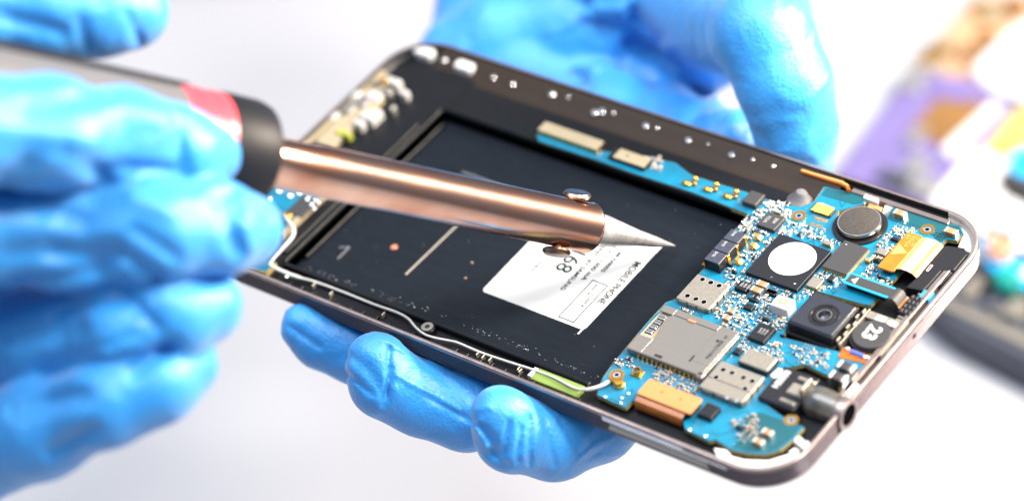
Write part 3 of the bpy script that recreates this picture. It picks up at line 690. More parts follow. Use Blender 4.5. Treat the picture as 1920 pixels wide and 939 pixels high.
# tan foam pads on the strip
for L1, R1, side, lb in [((295, 395), (645, 455), 'gold', 'long tan pad'), ((685, 535), (890, 545), 'chip_black', 'short tan pad with small hole')]:
    zt = BZ + .12; a = PZ(900 + L1[0] / 2.762, 100 + L1[1] / 2.762, zt); b = PZ(900 + R1[0] / 2.762, 100 + R1[1] / 2.762, zt)
    m = MB(); m.mat(side).box(a[0] - (.12 if side != 'gold' else 0), b[0], a[1], b[1], BZ, zt - .03).mat('foam_tan').box(a[0], b[0], a[1], b[1], zt - .03, zt, .012, .03); o = m.build('foam_pad', None, phone); o['label'] = lb
q = PZ(1176, 292, BZ + .12); m = MB(); m.disc(q[0], q[1], BZ + .1, BZ + .1215, .03, 0, 12); m.build('pad_hole', 'res_black', phone)
# headphone socket
q = PZ(1500, 738, -.02)
zc = -.16; y_c = 2.28
m = MB(); m.box(13.42, 14.25, y_c - .52, y_c + .44, -.32, -.03, .03, .05); jk = m.build('headphone_socket', 'chip_black', phone)
m = MB(); m.lathe([(0, .28), (.1, .32), (.35, .32), (.5, .30), (.78, .29)], (14.3, y_c - .02, zc), (1, 0, 0), 32); m.build('socket_barrel', 'clear_plastic', jk)
m = MB(); m.lathe([(0, .29), (.05, .315), (.22, .315), (.25, .30), (.25, .225), (.0, .21)], (14.92, y_c - .02, zc - .02), (1, 0, 0), 36, cap=False); m.build('socket_collar', 'rim_metal', jk)
m = MB(); m.lathe([(0, .21), (.23, .226)], (14.92, y_c - .02, zc - .02), (1, 0, 0), 30, cap=True); m.build('socket_bore', 'void', jk)
m = MB(); m.box(13.85, 14.2, y_c - .42, y_c - .32, -.1, .0, .02, .02).box(13.85, 14.25, y_c + .22, y_c + .32, -.1, .0, .02, .02).box(13.85, 14.2, y_c - .18, y_c + .12, -.1, .0, .02, .02).box(14.22, 14.3, y_c - .22, y_c + .14, -.1, .26, .02, .02); m.build('socket_contact', 'shield_metal', jk)
q = U('F', 700, 200, -.03); text_mesh('moulded_number', '000004', .20, 13.52, y_c + .34, -.028, A90, 'chip_ink', jk, .004, .85, bold=.006)
KEEP.append((12.9, 15, y_c - .7, y_c + .5))
# black plate and front sensor at the right end
zt = -.05
pl = [(1130, 560), (1000, 540), (960, 600), (820, 760), (700, 900), (830, 935), (950, 790), (1050, 780), (1180, 640)]
m = MB(); m.slab([tuple(U('B', *t, zt)) for t in [(965, 560), (1165, 585), (1190, 640), (1075, 780), (960, 785), (860, 900), (800, 960), (650, 930), (760, 830)]], -.3, zt, .012); pt = m.build('black_plate', 'chip_black', phone)
m = MB(); m.slab([tuple(U('B', *t, zt - .02)) for t in [(975, 795), (1060, 795), (960, 905), (860, 950), (830, 935)]], -.3, zt - .02, .01); m.build('lower_plate', 'chip_black', pt)
q = U('B', 858, 762, zt); m = MB(); m.mat('label_paper').box(q[0] - .028, q[0] + .028, q[1] - .1, q[1] + .1, zt - .01, zt + .002, 0, .02).mat('res_black').box(q[0] - .016, q[0] + .016, q[1] - .08, q[1] + .08, zt - .01, zt + .003, 0, .01); m.build('slot_mark', None, pt)
zt = -.03; a = U('G', 400, 470, zt); b = U('G', 620, 370, zt)
m = MB(); x0, x1, y0, y1 = rectLR('G', (385, 480), (625, 365), zt); m.box(x0, x1, y0, y1, -.3, zt - .02, .01, .02)
for i in range(3):
    for j in range(4): m.box(x0 + .03 + i * (x1 - x0) / 3, x0 + (i + 1) * (x1 - x0) / 3 - .02, y0 + .02 + j * (y1 - y0) / 4, y0 + (j + 1) * (y1 - y0) / 4 - .02, zt - .03, zt, .015, .015)
m.build('front_sensor', 'chip_black', phone)
m = MB()
for i in range(30):
    y = 3.9 + i * .09; m.box(14.63 + rnd.uniform(-.03, .03), 14.72 + rnd.uniform(-.03, .05), y, y + .06, -.3, -.12 + rnd.uniform(-.03, .03), .006)
tag(m.build('contact_row', 'shield_metal', phone))
m = MB(); q = U('G', 650, 335, -.08); m.box(q[0] - .12, q[0] + .1, q[1] - .12, q[1] + .1, -.2, -.08, .01); m.build('blue_flex', 'blue_edge', phone)
# white corner mouldings
zt = -.10
def wpart(pts, zt, name='white_moulding', mt='white_plastic', z0=-.31, k=None):
    m = MB(); m.slab([tuple(PZ(a, b, zt)[:2]) for a, b in pts], z0, zt, .015); return m.build(name, mt, phone)
wpart([(1660, 378), (1690, 392), (1740, 405), (1800, 424), (1832, 446), (1836, 468), (1828, 478), (1796, 462), (1806, 440), (1770, 412), (1700, 392), (1672, 392), (1654, 400)], -.16)
wpart([(1622, 362), (1650, 372), (1646, 380), (1618, 370)], -.10)
wpart([(1338, 838), (1362, 842), (1372, 854), (1395, 860), (1440, 862), (1480, 850), (1495, 858), (1470, 878), (1430, 884), (1390, 876), (1345, 856)], -.16)
wpart([(1488, 826), (1496, 816), (1506, 822), (1498, 832)], -.16)
wpart([(1500, 834), (1512, 824), (1520, 830), (1508, 842)], -.14)
wpart([(1478, 846), (1490, 838), (1498, 844), (1488, 854)], -.16)
wpart([(1578, 722), (1595, 712), (1612, 720), (1606, 738), (1590, 744)], -.06)
wpart([(1661, 660), (1682, 638), (1688, 642), (1668, 666)], -.10)
wpart([(1444, 702), (1460, 688), (1468, 692), (1462, 706), (1450, 708)], -.02)
q = U('F', 1110, 100, 0)
# right end inner light wall
m = MB(); m.box(14.76, 14.88, 1.6 + .95, 6.7, -.5, -.06, .01); m.build('light_wall', 'rim_metal', phone)
m = MB(); m.box(11.8, 14.1, 7.62, 7.74, -.5, -.10, .01); m.build('light_wall', 'rim_metal', phone)
# small grey dome and orange antenna at the back rim
q = PZ(1498, 368, -.1); m = MB(); m.lathe([(0, .28), (.05, .27), (.13, .18), (.22, .14), (.27, .10), (.29, .01)], (q[0], q[1], -.26), (.15, .2, 1), 28); m.build('rubber_dome', 'grey_plastic', phone)
m = MB(); P_ = [PZ(a, b, -.07) for a, b in [(1505, 322), (1540, 333), (1575, 344), (1588, 350), (1592, 358)]]; m.tube(P_, .045, 8); m.build('side_antenna', 'orange_flex', phone)
m = MB(); P_ = [PZ(a, b, -.05) for a, b in [(1503, 320), (1540, 331), (1578, 342), (1590, 349)]]; m.tube(P_, .03, 8); m.build('gold_trim', 'flex_gold', phone)
wpart([(1630, 380), (1655, 388), (1650, 400), (1625, 388)], -.16, 'copper_pad', 'peach_plate')
# side key and front trim strips
m = MB(); m.box(11.1, 13.55, -.03, .05, -.36, -.20, .012); ko = MB(); 
v0 = [(11.1, -.33), (11.16, -.22), (13.5, -.22), (13.55, -.33)]
m = MB(); m.hexa([(11.12, -.035, -.34), (13.5, -.035, -.34), (13.5, .04, -.34), (11.12, .04, -.34)], [(11.18, -.025, -.20), (13.44, -.025, -.20), (13.44, .04, -.20), (11.18, .04, -.20)]); m.build('side_key', 'key_metal', phone)
m = MB(); m.box(11.0, 12.9, -.012, .02, -.10, -.06, .006).box(11.0, 13.9, -.010, .02, -.16, -.12, .006); m.build('trim_strip', 'solder', phone)
q = PZ(1753, 588, 0); m = MB(); m.lathe([(0, .05), (.03, .05)], (15.1, 4.68, -.22), (1, 0, 0), 16); m.build('microphone_hole', 'res_black', phone)
m = MB(); m.lathe([(0, .02), (.03, .02)], (15.1, 2.75, -.2), (1, 0, 0), 12); m.build('microphone_hole', 'res_black', phone)
# left end boards and white blurred connectors
m = MB(); m.mat('pcb').slab(rrect(.35, 1.50, .32, 3.9, .1), -.25, -.13, .006); lb = m.build('small_board', None, phone); lb['label'] = 'narrow blue board at the far end of the phone'
m = MB(); m.box(1.52, 1.62, 1.3, 3.7, -.25, -.11, .01); m.build('board_border', 'foam_tan', lb)
p = PZ(540, 515, -.12); m = MB(); m.mat('pcb').box(1.2, 2.05, .24, .58, -.25, -.125, .006).mat('pcb_edge').box(1.18, 2.07, .22, .24, -.25, -.118, .002).mat('pcb_edge').box(2.05, 2.07, .24, .58, -.25, -.118, .002); m.build('small_board', None, phone)
q = PZ(538, 518, -.12); m = MB(); m.ball((q[0], q[1], -.12), .05, (1, 1, .5), 10); m.build('solder_joint', 'solder', phone)
for a, b, r in [(524, 356, .09), (545, 365, .09), (562, 360, .08), (505, 372, .08), (577, 372, .06), (585, 382, .06), (592, 373, .06), (580, 365, .05), (598, 378, .05), (590, 390, .05)]:
    q = PZ(a, b, -.1); m = MB(); m.ball((q[0], q[1], -.11), r, (1, 1, .5), 10); m.build('solder_joint', 'solder', lb)
q = PZ(572, 388, -.1); m = MB(); m.box(q[0] - .3, q[0] + .15, q[1] - .3, q[1] + .35, -.14, -.1, .01); m.build('chip', 'chip_grey', lb)
for i, (a, b, sx, sy, zz) in enumerate([(735, 150, .32, .15, 0), (712, 152, .16, .16, .01), (758, 172, .14, .12, -.04), (700, 178, .3, .2, -.04), (680, 190, .22, .25, -.03), (690, 215, .3, .2, -.03), (665, 175, .2, .2, -.03), (655, 200, .2, .3, -.03), (672, 228, .2, .14, -.04), (705, 208, .2, .13, -.04), (735, 200, .1, .12, -.05), (625, 215, .15, .2, -.05), (600, 232, .15, .25, -.08), (725, 170, .2, .12, -.02)]):
    q = PZ(a, b, zz); m = MB(); m.box(q[0] - sx * .68, q[0] + sx * .68, q[1] - sy * .68, q[1] + sy * .68, -.26, zz, .03, .04); m.build('white_connector', ['shell_white', 'shell_grey', 'shell_white'][i % 3], phone)
q = PZ(719, 151, .02); m = MB(); m.disc(q[0], q[1], 0, .03, .10, .01); m.build('gold_contact', 'gold', phone)
q = PZ(650, 252, -.05); m = MB(); m.box(q[0] - .3, q[0] + .1, q[1] - .05, q[1] + .08, -.2, -.05, .02); m.build('green_tab', 'yellow_green', phone)
m = MB(); m.box(.25, .75, 4.0, 6.2, -.25, -.09, .03, .1); m.build('peach_flex', 'foam_tan', phone)
m = MB(); m.box(.12, .2, 1.5, 6.6, -.3, -.06, .01); m.build('light_wall', 'foam_tan', phone)

# small surface parts: individual ones first, the rest as one mass
def in_board(x, y):
    ins = False
    for i in range(len(poly)):
        (xa, ya), (xb, yb) = poly[i - 1], poly[i]
        if (ya > y) != (yb > y) and x < (xb - xa) * (y - ya) / (yb - ya) + xa: ins = not ins
    return ins
def in_poly(P, x, y):
    ins = False
    for i in range(len(P)):
        (xa, ya), (xb, yb) = P[i - 1][:2], P[i][:2]
        if (ya > y) != (yb > y) and x < (xb - xa) * (y - ya) / (yb - ya) + xa: ins = not ins
    return ins
zones = [([(1372, 462), (1400, 405), (1455, 385), (1500, 408), (1540, 424), (1562, 452), (1590, 462), (1470, 440), (1400, 505), (1372, 512)], .92),
         ([(1355, 508), (1398, 510), (1484, 545), (1550, 478), (1600, 510), (1600, 530), (1540, 548), (1500, 560), (1470, 612), (1440, 640), (1390, 660), (1370, 618), (1340, 600), (1365, 545)], .93),
         ([(1612, 522), (1650, 455), (1680, 424), (1712, 432), (1690, 470), (1650, 505), (1700, 540), (1640, 540)], .9),
         ([(1230, 690), (1300, 712), (1330, 738), (1300, 742), (1226, 712)], .9),
         ([(1372, 650), (1460, 640), (1470, 690), (1440, 690), (1430, 672), (1380, 668)], .9),
         ([(1290, 548), (1310, 575), (1350, 590), (1290, 590), (1260, 572)], .45),
         ([(1375, 790), (1420, 775), (1425, 812), (1395, 830), (1372, 812)], .5),
         ([(1140, 676), (1185, 668), (1190, 690), (1150, 694)], .35),
         ([(1480, 650), (1560, 662), (1552, 690), (1500, 680)], .55),
         ([(1200, 290), (1250, 300), (1240, 320), (1190, 315)], .4),
         ([(1420, 345), (1480, 385), (1450, 400), (1415, 395)], .45)]
zones = [([tuple(PZ(a, b, BZ)[:2]) for a, b in z_], d) for z_, d in zones]
rnd = random.Random(11); occ = list(KEEP); items = []
for z_, dens in zones:
    xs = [p[0] for p in z_]; ys = [p[1] for p in z_]
    tries = int((max(xs) - min(xs)) * (max(ys) - min(ys)) * 900 * dens)
    for _ in range(tries):
        x = rnd.uniform(min(xs), max(xs)); y = rnd.uniform(min(ys), max(ys))
        if not in_poly(z_, x, y) or not in_board(x, y): continue
        x = round(x / .045) * .045; y = round(y / .045) * .045
        l, wd = rnd.choice([(.085, .05), (.085, .05), (.06, .035), (.06, .035), (.06, .035), (.12, .065)])
        rot = rnd.random() < .5
        hx, hy = (wd / 2, l / 2) if rot else (l / 2, wd / 2)
        if any(x + hx > a and x - hx < b and y + hy > c and y - hy < d for a, b, c, d in occ): continue
        occ.append((x - hx - .012, x + hx + .012, y - hy - .012, y + hy + .012)); items.append((l * wd, x, y, l, wd, rot))
items.sort(reverse=True)
nC = nR = 0; rest = MB()
for ar, x, y, l, wd, rot in items:
    h = wd * .95; isC = rnd.random() < .58; ang = math.pi / 2 if rot else 0
    if isC and nC < 90: place('chip_capacitor', capM, x, y, l, wd, h, ang); nC += 1
    elif (not isC) and nR < 60: place('chip_resistor', resM, x, y, l, wd, h * .8, ang); nR += 1
    else:
        hx, hy = (wd / 2, l / 2) if rot else (l / 2, wd / 2)
        rest.mat('cap_tan' if isC else 'res_black').box(x - hx * (.6 if not rot else 1), x + hx * (.6 if not rot else 1), y - hy * (.6 if rot else 1), y + hy * (.6 if rot else 1), BZ, BZ + h, .004)
        rest.mat('cap_end')
        if rot: rest.box(x - hx, x + hx, y - hy, y - hy * .6, BZ, BZ + h + .001, .004).box(x - hx, x + hx, y + hy * .6, y + hy, BZ, BZ + h + .001, .004)
        else: rest.box(x - hx, x - hx * .6, y - hy, y + hy, BZ, BZ + h + .001, .004).box(x + hx * .6, x + hx, y - hy, y + hy, BZ, BZ + h + .001, .004)
tag(rest.build('small_components', None, board), kind='stuff')
print('SMD', len(items), nC, nR)
# solder dots, vias and traces over the whole board
m = MB(); m.mat('solder')
def dots(k, x0, y0, dx, dy, nx, ny, r=.016):
    o = U(k, x0, y0, BZ); du = .075
    for i in range(nx):
        for j in range(ny):
            x = o[0] + i * dx; y = o[1] + j * dy
            if in_board(x, y) and not any(x > a and x < b and y > c and y < d for a, b, c, d in KEEP): m.disc(x, y, BZ, BZ + .006, r, .002, 8)
dots('B', 540, 420, .075, .07, 9, 5); dots('B', 870, 510, .075, .07, 5, 4); dots('B', 540, 850, .07, .07, 5, 4)
dots('E', 170, 215, .0, .06, 1, 6, .012); dots('D', 500, 700, .07, .07, 4, 4, .02)
for a, b in [(208, 390), (355, 398), (348, 442), (412, 360), (950, 680), (1090, 735)]:
    q = U('E', a, b, BZ); m.ball((q[0], q[1], BZ), .035, (1, 1, .6), 10)
for i in range(160):
    p = rnd.choice(bp); x = rnd.uniform(10.4, 14.6); y = rnd.uniform(.5, 7.4)
    if in_board(x, y) and not any(x > a and x < b and y > c and y < d for a, b, c, d in occ): m.disc(x, y, BZ, BZ + .005, .012, .001, 7)
tag(m.build('solder_dots', None, board), kind='stuff')
m = MB()
def free(x, y): return in_board(x, y) and not any(x > a and x < b and y > c and y < d for a, b, c, d in KEEP)
for i in range(150):
    x = rnd.uniform(10.3, 14.7); y = rnd.uniform(.4, 7.4)
    if not free(x, y): continue
    cur = (x, y)
    for s in range(3):
        d = rnd.choice([(1, 0), (0, 1), (.7, .7), (.7, -.7)]); l = rnd.uniform(.1, .45); nx = (cur[0] + d[0] * l, cur[1] + d[1] * l)
        if not (free(*nx) and free((cur[0] + nx[0]) / 2, (cur[1] + nx[1]) / 2)): break
        nn = (-d[1] * .008, d[0] * .008)
        zz = BZ + .0045 + i * 1e-5
        m.add([(cur[0] + nn[0], cur[1] + nn[1], zz), (cur[0] - nn[0], cur[1] - nn[1], zz), (nx[0] - nn[0], nx[1] - nn[1], zz), (nx[0] + nn[0], nx[1] + nn[1], zz)], [(0, 1, 2, 3)]); cur = nx
tag(m.build('copper_traces', 'pcb_dark', board), kind='stuff')
# darker bare edges of the board
def patch(pts, name='dark_patch'):
    m = MB(); m.slab([tuple(PZ(a, b, BZ)[:2]) for a, b in pts], BZ - .01, BZ + .006); return m.build(name, 'pcb_dark', board)
patch([(1396, 782), (1425, 772), (1450, 782), (1475, 788), (1503, 800), (1485, 821), (1461, 840), (1435, 847), (1402, 845), (1372, 838), (1388, 824)])
patch([(1548, 353), (1557, 354), (1625, 369), (1618, 381), (1600, 383), (1540, 366)])
patch([(1672, 392), (1680, 391), (1735, 408), (1768, 418), (1797, 426), (1803, 437), (1793, 449), (1774, 446), (1764, 455), (1740, 436), (1690, 420), (1664, 410)])

# ================================================================= soldering iron
tip = PZ(1266, 461, -.36); back = PD(510, 302, 57.4); ax = (tip - back) / np.linalg.norm(tip - back)
Lb = np.linalg.norm(tip - back)
# distance from the tip of the barrel end
iron = thing('soldering_iron', tuple(back), 'soldering iron with steel barrel copper coloured by painted orange reflections, black grip and red ring', 'soldering iron')
def at(d): return back + ax * d
barrel_end = Lb - 2.33
m = MB(); m.lathe([(-.6, .47), (.0, .47), (.9, .475), (.95, .488), (barrel_end - .08, .50), (barrel_end - .05, .52), (barrel_end, .52), (barrel_end + .03, .50), (barrel_end + .035, .40), (barrel_end - .1, .30)], back, ax, 64); m.build('barrel', 'steel_barrel', iron, smooth=40)
m = MB(); m.lathe([(barrel_end - .15, .36), (barrel_end + .40, .325), (barrel_end + .75, .265), (barrel_end + 1.3, .17), (Lb - .55, .11), (Lb - .40, .085), (Lb - .12, .035), (Lb - .02, .02), (Lb, .008)], back, ax, 40); m.build('tip', 'steel_tip', iron, smooth=40)
upv = -R[1]; side = upv - ax * (upv @ ax); side /= np.linalg.norm(side)
for s, dd, tx in ((1, barrel_end - .38, 0), (-1, barrel_end - .72, 0)):
    m = MB(); o_ = at(dd) + side * s * .42
    m.lathe([(0, .10), (.14, .10), (.145, .27), (.19, .29), (.24, .25), (.265, .14), (.27, .01)], o_, side * s + R[2] * (-.35 if s > 0 else -.15), 28); m.build('screw', 'screw_steel', iron)
gb = back - ax * .42
m = MB(); prof = [(-9, .95), (-3.2, .98), (-1.9, 1.0)]
m.lathe(prof, gb, ax, 56); m.build('handle', 'handle_grey', iron)
m = MB(); m.lathe([(-1.95, 1.0), (-1.93, 1.03), (-1.75, 1.03), (-1.73, 1.0), (-1.6, 1.0), (-1.58, 1.03), (-1.38, 1.03), (-1.36, 1.0), (-1.24, 1.0), (-1.22, 1.03), (-1.0, 1.03), (-.98, .98)], gb, ax, 56); m.build('red_ring', 'red_ring', iron)
m = MB(); m.lathe([(-1.0, 1.03), (-.9, 1.06), (-.2, 1.05), (-.02, 1.0), (.04, .93), (.05, .5), (-.1, .45)], gb, ax, 56); m.build('grip', 'rubber', iron)
for k in range(3):                                # dark strip along the upper side of the grey handle
    m = MB(); pts = [at(-9 + 7.0 * i / 12) + (side * math.cos(.3 - .5 * k) - R[2] * math.sin(.3 - .5 * k)) * (.97 + .02) for i in range(13)]
    if k == 0: m.tube(pts, .14, 8); m.build('handle_strip', 'rubber', iron)

# ================================================================= gloved hands (one continuous skin each, from a distance field)
import openvdb as vdb
def hash_noise(P, freq, seed):
    """smooth value noise on an array of points"""
    r = np.random.RandomState(seed); G = r.rand(32, 32, 32).astype(np.float32); Q = P * freq + 100.0
    i = np.floor(Q).astype(int); f = (Q - i).astype(np.float32); f = f * f * (3 - 2 * f); o = 0
    for a in (0, 1):
        for b in (0, 1):
            for c in (0, 1):
                w_ = (f[..., 0] if a else 1 - f[..., 0]) * (f[..., 1] if b else 1 - f[..., 1]) * (f[..., 2] if c else 1 - f[..., 2])
                o = o + w_ * G[(i[..., 0] + a) % 32, (i[..., 1] + b) % 32, (i[..., 2] + c) % 32]
    return o - .5
def skin(name, chains, creases, h, parent, k=.22, wr=.05):
    pts = np.array([p[0] for c in chains for p in c]); rs = np.array([p[1] for c in chains for p in c])
    lo = (pts - rs[:, None]).min(0) - .6; hi = (pts + rs[:, None]).max(0) + .6
    n = np.ceil((hi - lo) / h).astype(int); D = np.full(n, 9.0, np.float32)
    axs = [lo[i] + h * np.arange(n[i]) for i in range(3)]
    for ch in chains:
        Dc = {}
        cd_ = np.full(n, 9.0, np.float32)
        for (a, ra), (b, rb) in zip(ch[:-1], ch[1:]):
            a = np.array(a); b = np.array(b); mg = max(ra, rb) + .7
            i0 = np.maximum(0, np.floor((np.minimum(a, b) - mg - lo) / h).astype(int)); i1 = np.minimum(n, np.ceil((np.maximum(a, b) + mg - lo) / h).astype(int))
            X, Y, Z = np.meshgrid(axs[0][i0[0]:i1[0]], axs[1][i0[1]:i1[1]], axs[2][i0[2]:i1[2]], indexing='ij')
            ab = b - a; L2 = ab @ ab
            t = np.clip(((X - a[0]) * ab[0] + (Y - a[1]) * ab[1] + (Z - a[2]) * ab[2]) / L2, 0, 1)
            d = np.sqrt((X - a[0] - t * ab[0]) ** 2 + (Y - a[1] - t * ab[1]) ** 2 + (Z - a[2] - t * ab[2]) ** 2) - (ra + (rb - ra) * t)
            sl = tuple(slice(i0[j], i1[j]) for j in range(3)); cur = cd_[sl]; kk = .35
            hh = np.clip(.5 + .5 * (cur - d) / kk, 0, 1); cd_[sl] = cur * (1 - hh) + d * hh - kk * hh * (1 - hh)
        hh = np.clip(.5 + .5 * (D - cd_) / k, 0, 1); D = D * (1 - hh) + cd_ * hh - k * hh * (1 - hh)
    near = np.argwhere(np.abs(D) < .45); P = lo + near * h; q = np.zeros(len(P), np.float32)
    # view frame coordinates of the points: creases are sheets that cut the skin square to their own direction
    for (a, b, wd, dp, sg) in creases:
        a = np.array(a); b = np.array(b); ab = b - a; L2 = ab @ ab; v = P - a; t = (v @ ab) / L2
        nrm = CAM - (a + b) / 2; nrm = nrm / np.linalg.norm(nrm)
        tt = np.clip(t, 0, 1); c = v - tt[:, None] * ab; along = c @ nrm; c2 = np.sqrt(np.maximum(0, (c * c).sum(1) - along ** 2))
        q += sg * dp * np.exp(-(c2 / wd) ** 2) * (np.abs(along) < 1.6) * np.clip(np.minimum(t + .25, 1.25 - t) / .35, 0, 1)
    q += wr * (hash_noise(P, .9, 1) + .5 * hash_noise(P, 2.1, 2)) + .012 * hash_noise(P, 6, 3)
    D[near[:, 0], near[:, 1], near[:, 2]] += q
    D = np.clip(D, -.5, .5)
    g = vdb.FloatGrid(.5); g.copyFromArray(np.ascontiguousarray(D)); V, T_, Q_ = g.convertToPolygons(0.0, 0.0)
    V = V * h + lo
    c = (V.min(0) + V.max(0)) / 2
    me = bpy.data.meshes.new(name); me.from_pydata((V - c).tolist(), [], [tuple(int(i) for i in f[::-1]) for f in Q_] + [tuple(int(i) for i in f[::-1]) for f in T_])
    me.materials.append(MATS['glove_nitrile']); me.update(); me.shade_smooth()
    return link(name, me, c, parent)
def D3(x, y, d): return tuple(PD(x, y, d))
# right hand round the iron handle
rc = [
 [(D3(-300, 215, 51.8), 1.0), (D3(-80, 242, 52.4), .97), (D3(90, 250, 53.3), .94), (D3(230, 262, 54.4), .86), (D3(330, 282, 55.0), .76), (D3(390, 290, 55.6), .60)],
 [(D3(-300, 400, 54), 1.0), (D3(-80, 430, 54.0), 1.0), (D3(120, 440, 54.4), .94), (D3(290, 432, 54.2), .88), (D3(400, 430, 54.9), .84), (D3(455, 432, 55.5), .72)],
 [(D3(-300, 600, 58), 1.0), (D3(-80, 640, 57.2), .98), (D3(90, 636, 56.0), .92), (D3(230, 608, 54.9), .84), (D3(320, 585, 54.8), .80), (D3(380, 572, 55.2), .72)],
 [(D3(-300, 880, 57.5), 1.0), (D3(-80, 860, 56.8), .96), (D3(80, 800, 55.6), .88), (D3(200, 752, 54.8), .78), (D3(290, 718, 54.8), .70), (D3(345, 684, 55.2), .62)],
 [(D3(-300, -60, 54.8), 1.1), (D3(-60, 10, 55.2), .95), (D3(80, 14, 55.6), .88), (D3(180, 18, 56), .82), (D3(243, 22, 56.3), .70)],
 [(D3(-360, 200, 54), 1.8), (D3(-340, 480, 56.5), 2.0), (D3(-300, 780, 57.5), 1.7)],
 [(D3(-260, 480, 57.5), 1.4), (D3(0, 540, 57.2), 1.15), (D3(180, 560, 57.2), .85)],
 [(D3(-260, 720, 58), 1.4), (D3(0, 720, 57.4), 1.0), (D3(150, 680, 57), .7)],
]
def cz(x0, y0, x1, y1, dep, wd, dp, sg=1): return (D3(x0, y0, dep), D3(x1, y1, dep), wd, dp, sg)
rcr = [cz(0, 470, 220, 470, 53.5, .22, .14), cz(230, 470, 300, 520, 54, .14, .16), cz(430, 360, 455, 410, 55, .12, .12), cz(100, 300, 300, 300, 53.5, .12, .10, -1), cz(60, 700, 280, 640, 54.5, .10, .10, -1), cz(330, 640, 250, 700, 54.5, .14, .16), cz(180, 300, 320, 315, 54, .14, .16), cz(90, 470, 210, 490, 53.5, .2, .14), cz(250, 370, 330, 400, 54.3, .16, .12, -1), cz(60, 200, 200, 180, 53, .2, .12), cz(100, 590, 230, 560, 54.5, .18, .16), cz(0, 640, 150, 610, 54, .2, .16), cz(20, 770, 160, 740, 54, .18, .18), cz(330, 540, 420, 520, 55.3, .14, .12), cz(0, 30, 120, 60, 55, .16, .12), cz(330, 225, 345, 330, 54.5, .13, .13), cz(130, 290, 200, 330, 53.6, .16, .14), cz(200, 190, 330, 230, 54, .25, .10, -1), cz(410, 370, 445, 470, 55, .14, .14),
       cz(455, 400, 470, 470, 55, .10, .07, -1), cz(250, 430, 330, 480, 54, .14, .12), cz(60, 380, 160, 420, 53, .2, .12), cz(240, 560, 300, 620, 54.6, .14, .14), cz(0, 330, 60, 300, 53, .14, .12),
       cz(40, 530, 190, 505, 53.6, .16, .16), cz(60, 700, 180, 670, 54.5, .16, .13), cz(90, 850, 180, 800, 54.2, .14, .14), cz(150, 40, 165, 90, 55.5, .1, .08), cz(240, 30, 262, 80, 56, .1, .08), cz(30, 250, 170, 265, 53, .2, .1, -1), cz(280, 640, 330, 660, 55, .12, .08)]
rh = thing('person', D3(-250, 500, 54), 'right hand in blue glove gripping the soldering iron handle', 'hand')
skin('gloved_hand', rc, rcr, .06, rh, k=.14, wr=.06)

# left hand under the phone
lc = [
 [((9.02, -.72, -.30), .60), ((9.16, -.66, -.80), .70), ((9.55, 0, -1.38), .76), ((9.9, .95, -1.55), .78), ((9.75, 2.4, -1.7), .85), ((9.0, 6.0, -2.3), 1.2), ((7.5, 8.6, -2.2), 1.3)],
 [((5.80, -.70, -.25), .60), ((6.0, -.74, -.70), .70), ((6.58, -.42, -1.2), .72), ((7.41, -.1, -1.48), .74), ((8.1, .8, -1.6), .76), ((8.4, 2.6, -1.8), .9), ((7.4, 6.0, -2.3), 1.3), ((6.0, 8.8, -2.2), 1.5)],
 [((3.29, -.20, -.75), .48), ((3.65, -.10, -1.08), .56), ((4.34, .15, -1.35), .62), ((5.33, .5, -1.5), .68), ((6.1, 2.6, -1.8), .85), ((5.6, 6.0, -2.3), 1.3), ((4.5, 8.8, -2.2), 1.5)],
 [((9.75, 8.72, -1.0), .70), ((9.65, 8.85, -.2), .84), ((9.35, 9.1, .7), .95), ((8.6, 9.6, 1.5), 1.0), (D3(1290, 20, 70.5), 1.3), (D3(1180, -110, 72), 2.1), (D3(1050, -330, 75), 2.5)],
 [(D3(1430, 40, 70.2), 1.15), (D3(1325, 85, 70.8), .95), (D3(1240, 150, 71.4), 1.1)],
 [((7.6, 8.95, -1.6), .95), (D3(1240, 235, 71.3), 1.2), (D3(1130, 190, 71.8), 1.25), (D3(1000, 150, 72.2), 1.2), (D3(890, 130, 72.6), 1.1)],
 [(D3(1200, 60, 72), 1.5), (D3(1080, 60, 72.3), 1.4), (D3(950, 80, 72.6), 1.3), (D3(872, 125, 72.8), 1.15), (D3(810, 190, 72.5), .8)],
 [(D3(880, 110, 73), 1.1), (D3(950, -20, 74), 1.6), (D3(960, -250, 76), 2.2)],
 [(D3(1150, 150, 72.5), 1.6), (D3(1080, 20, 73.5), 2.2), (D3(1000, -350, 77), 2.4)],
]
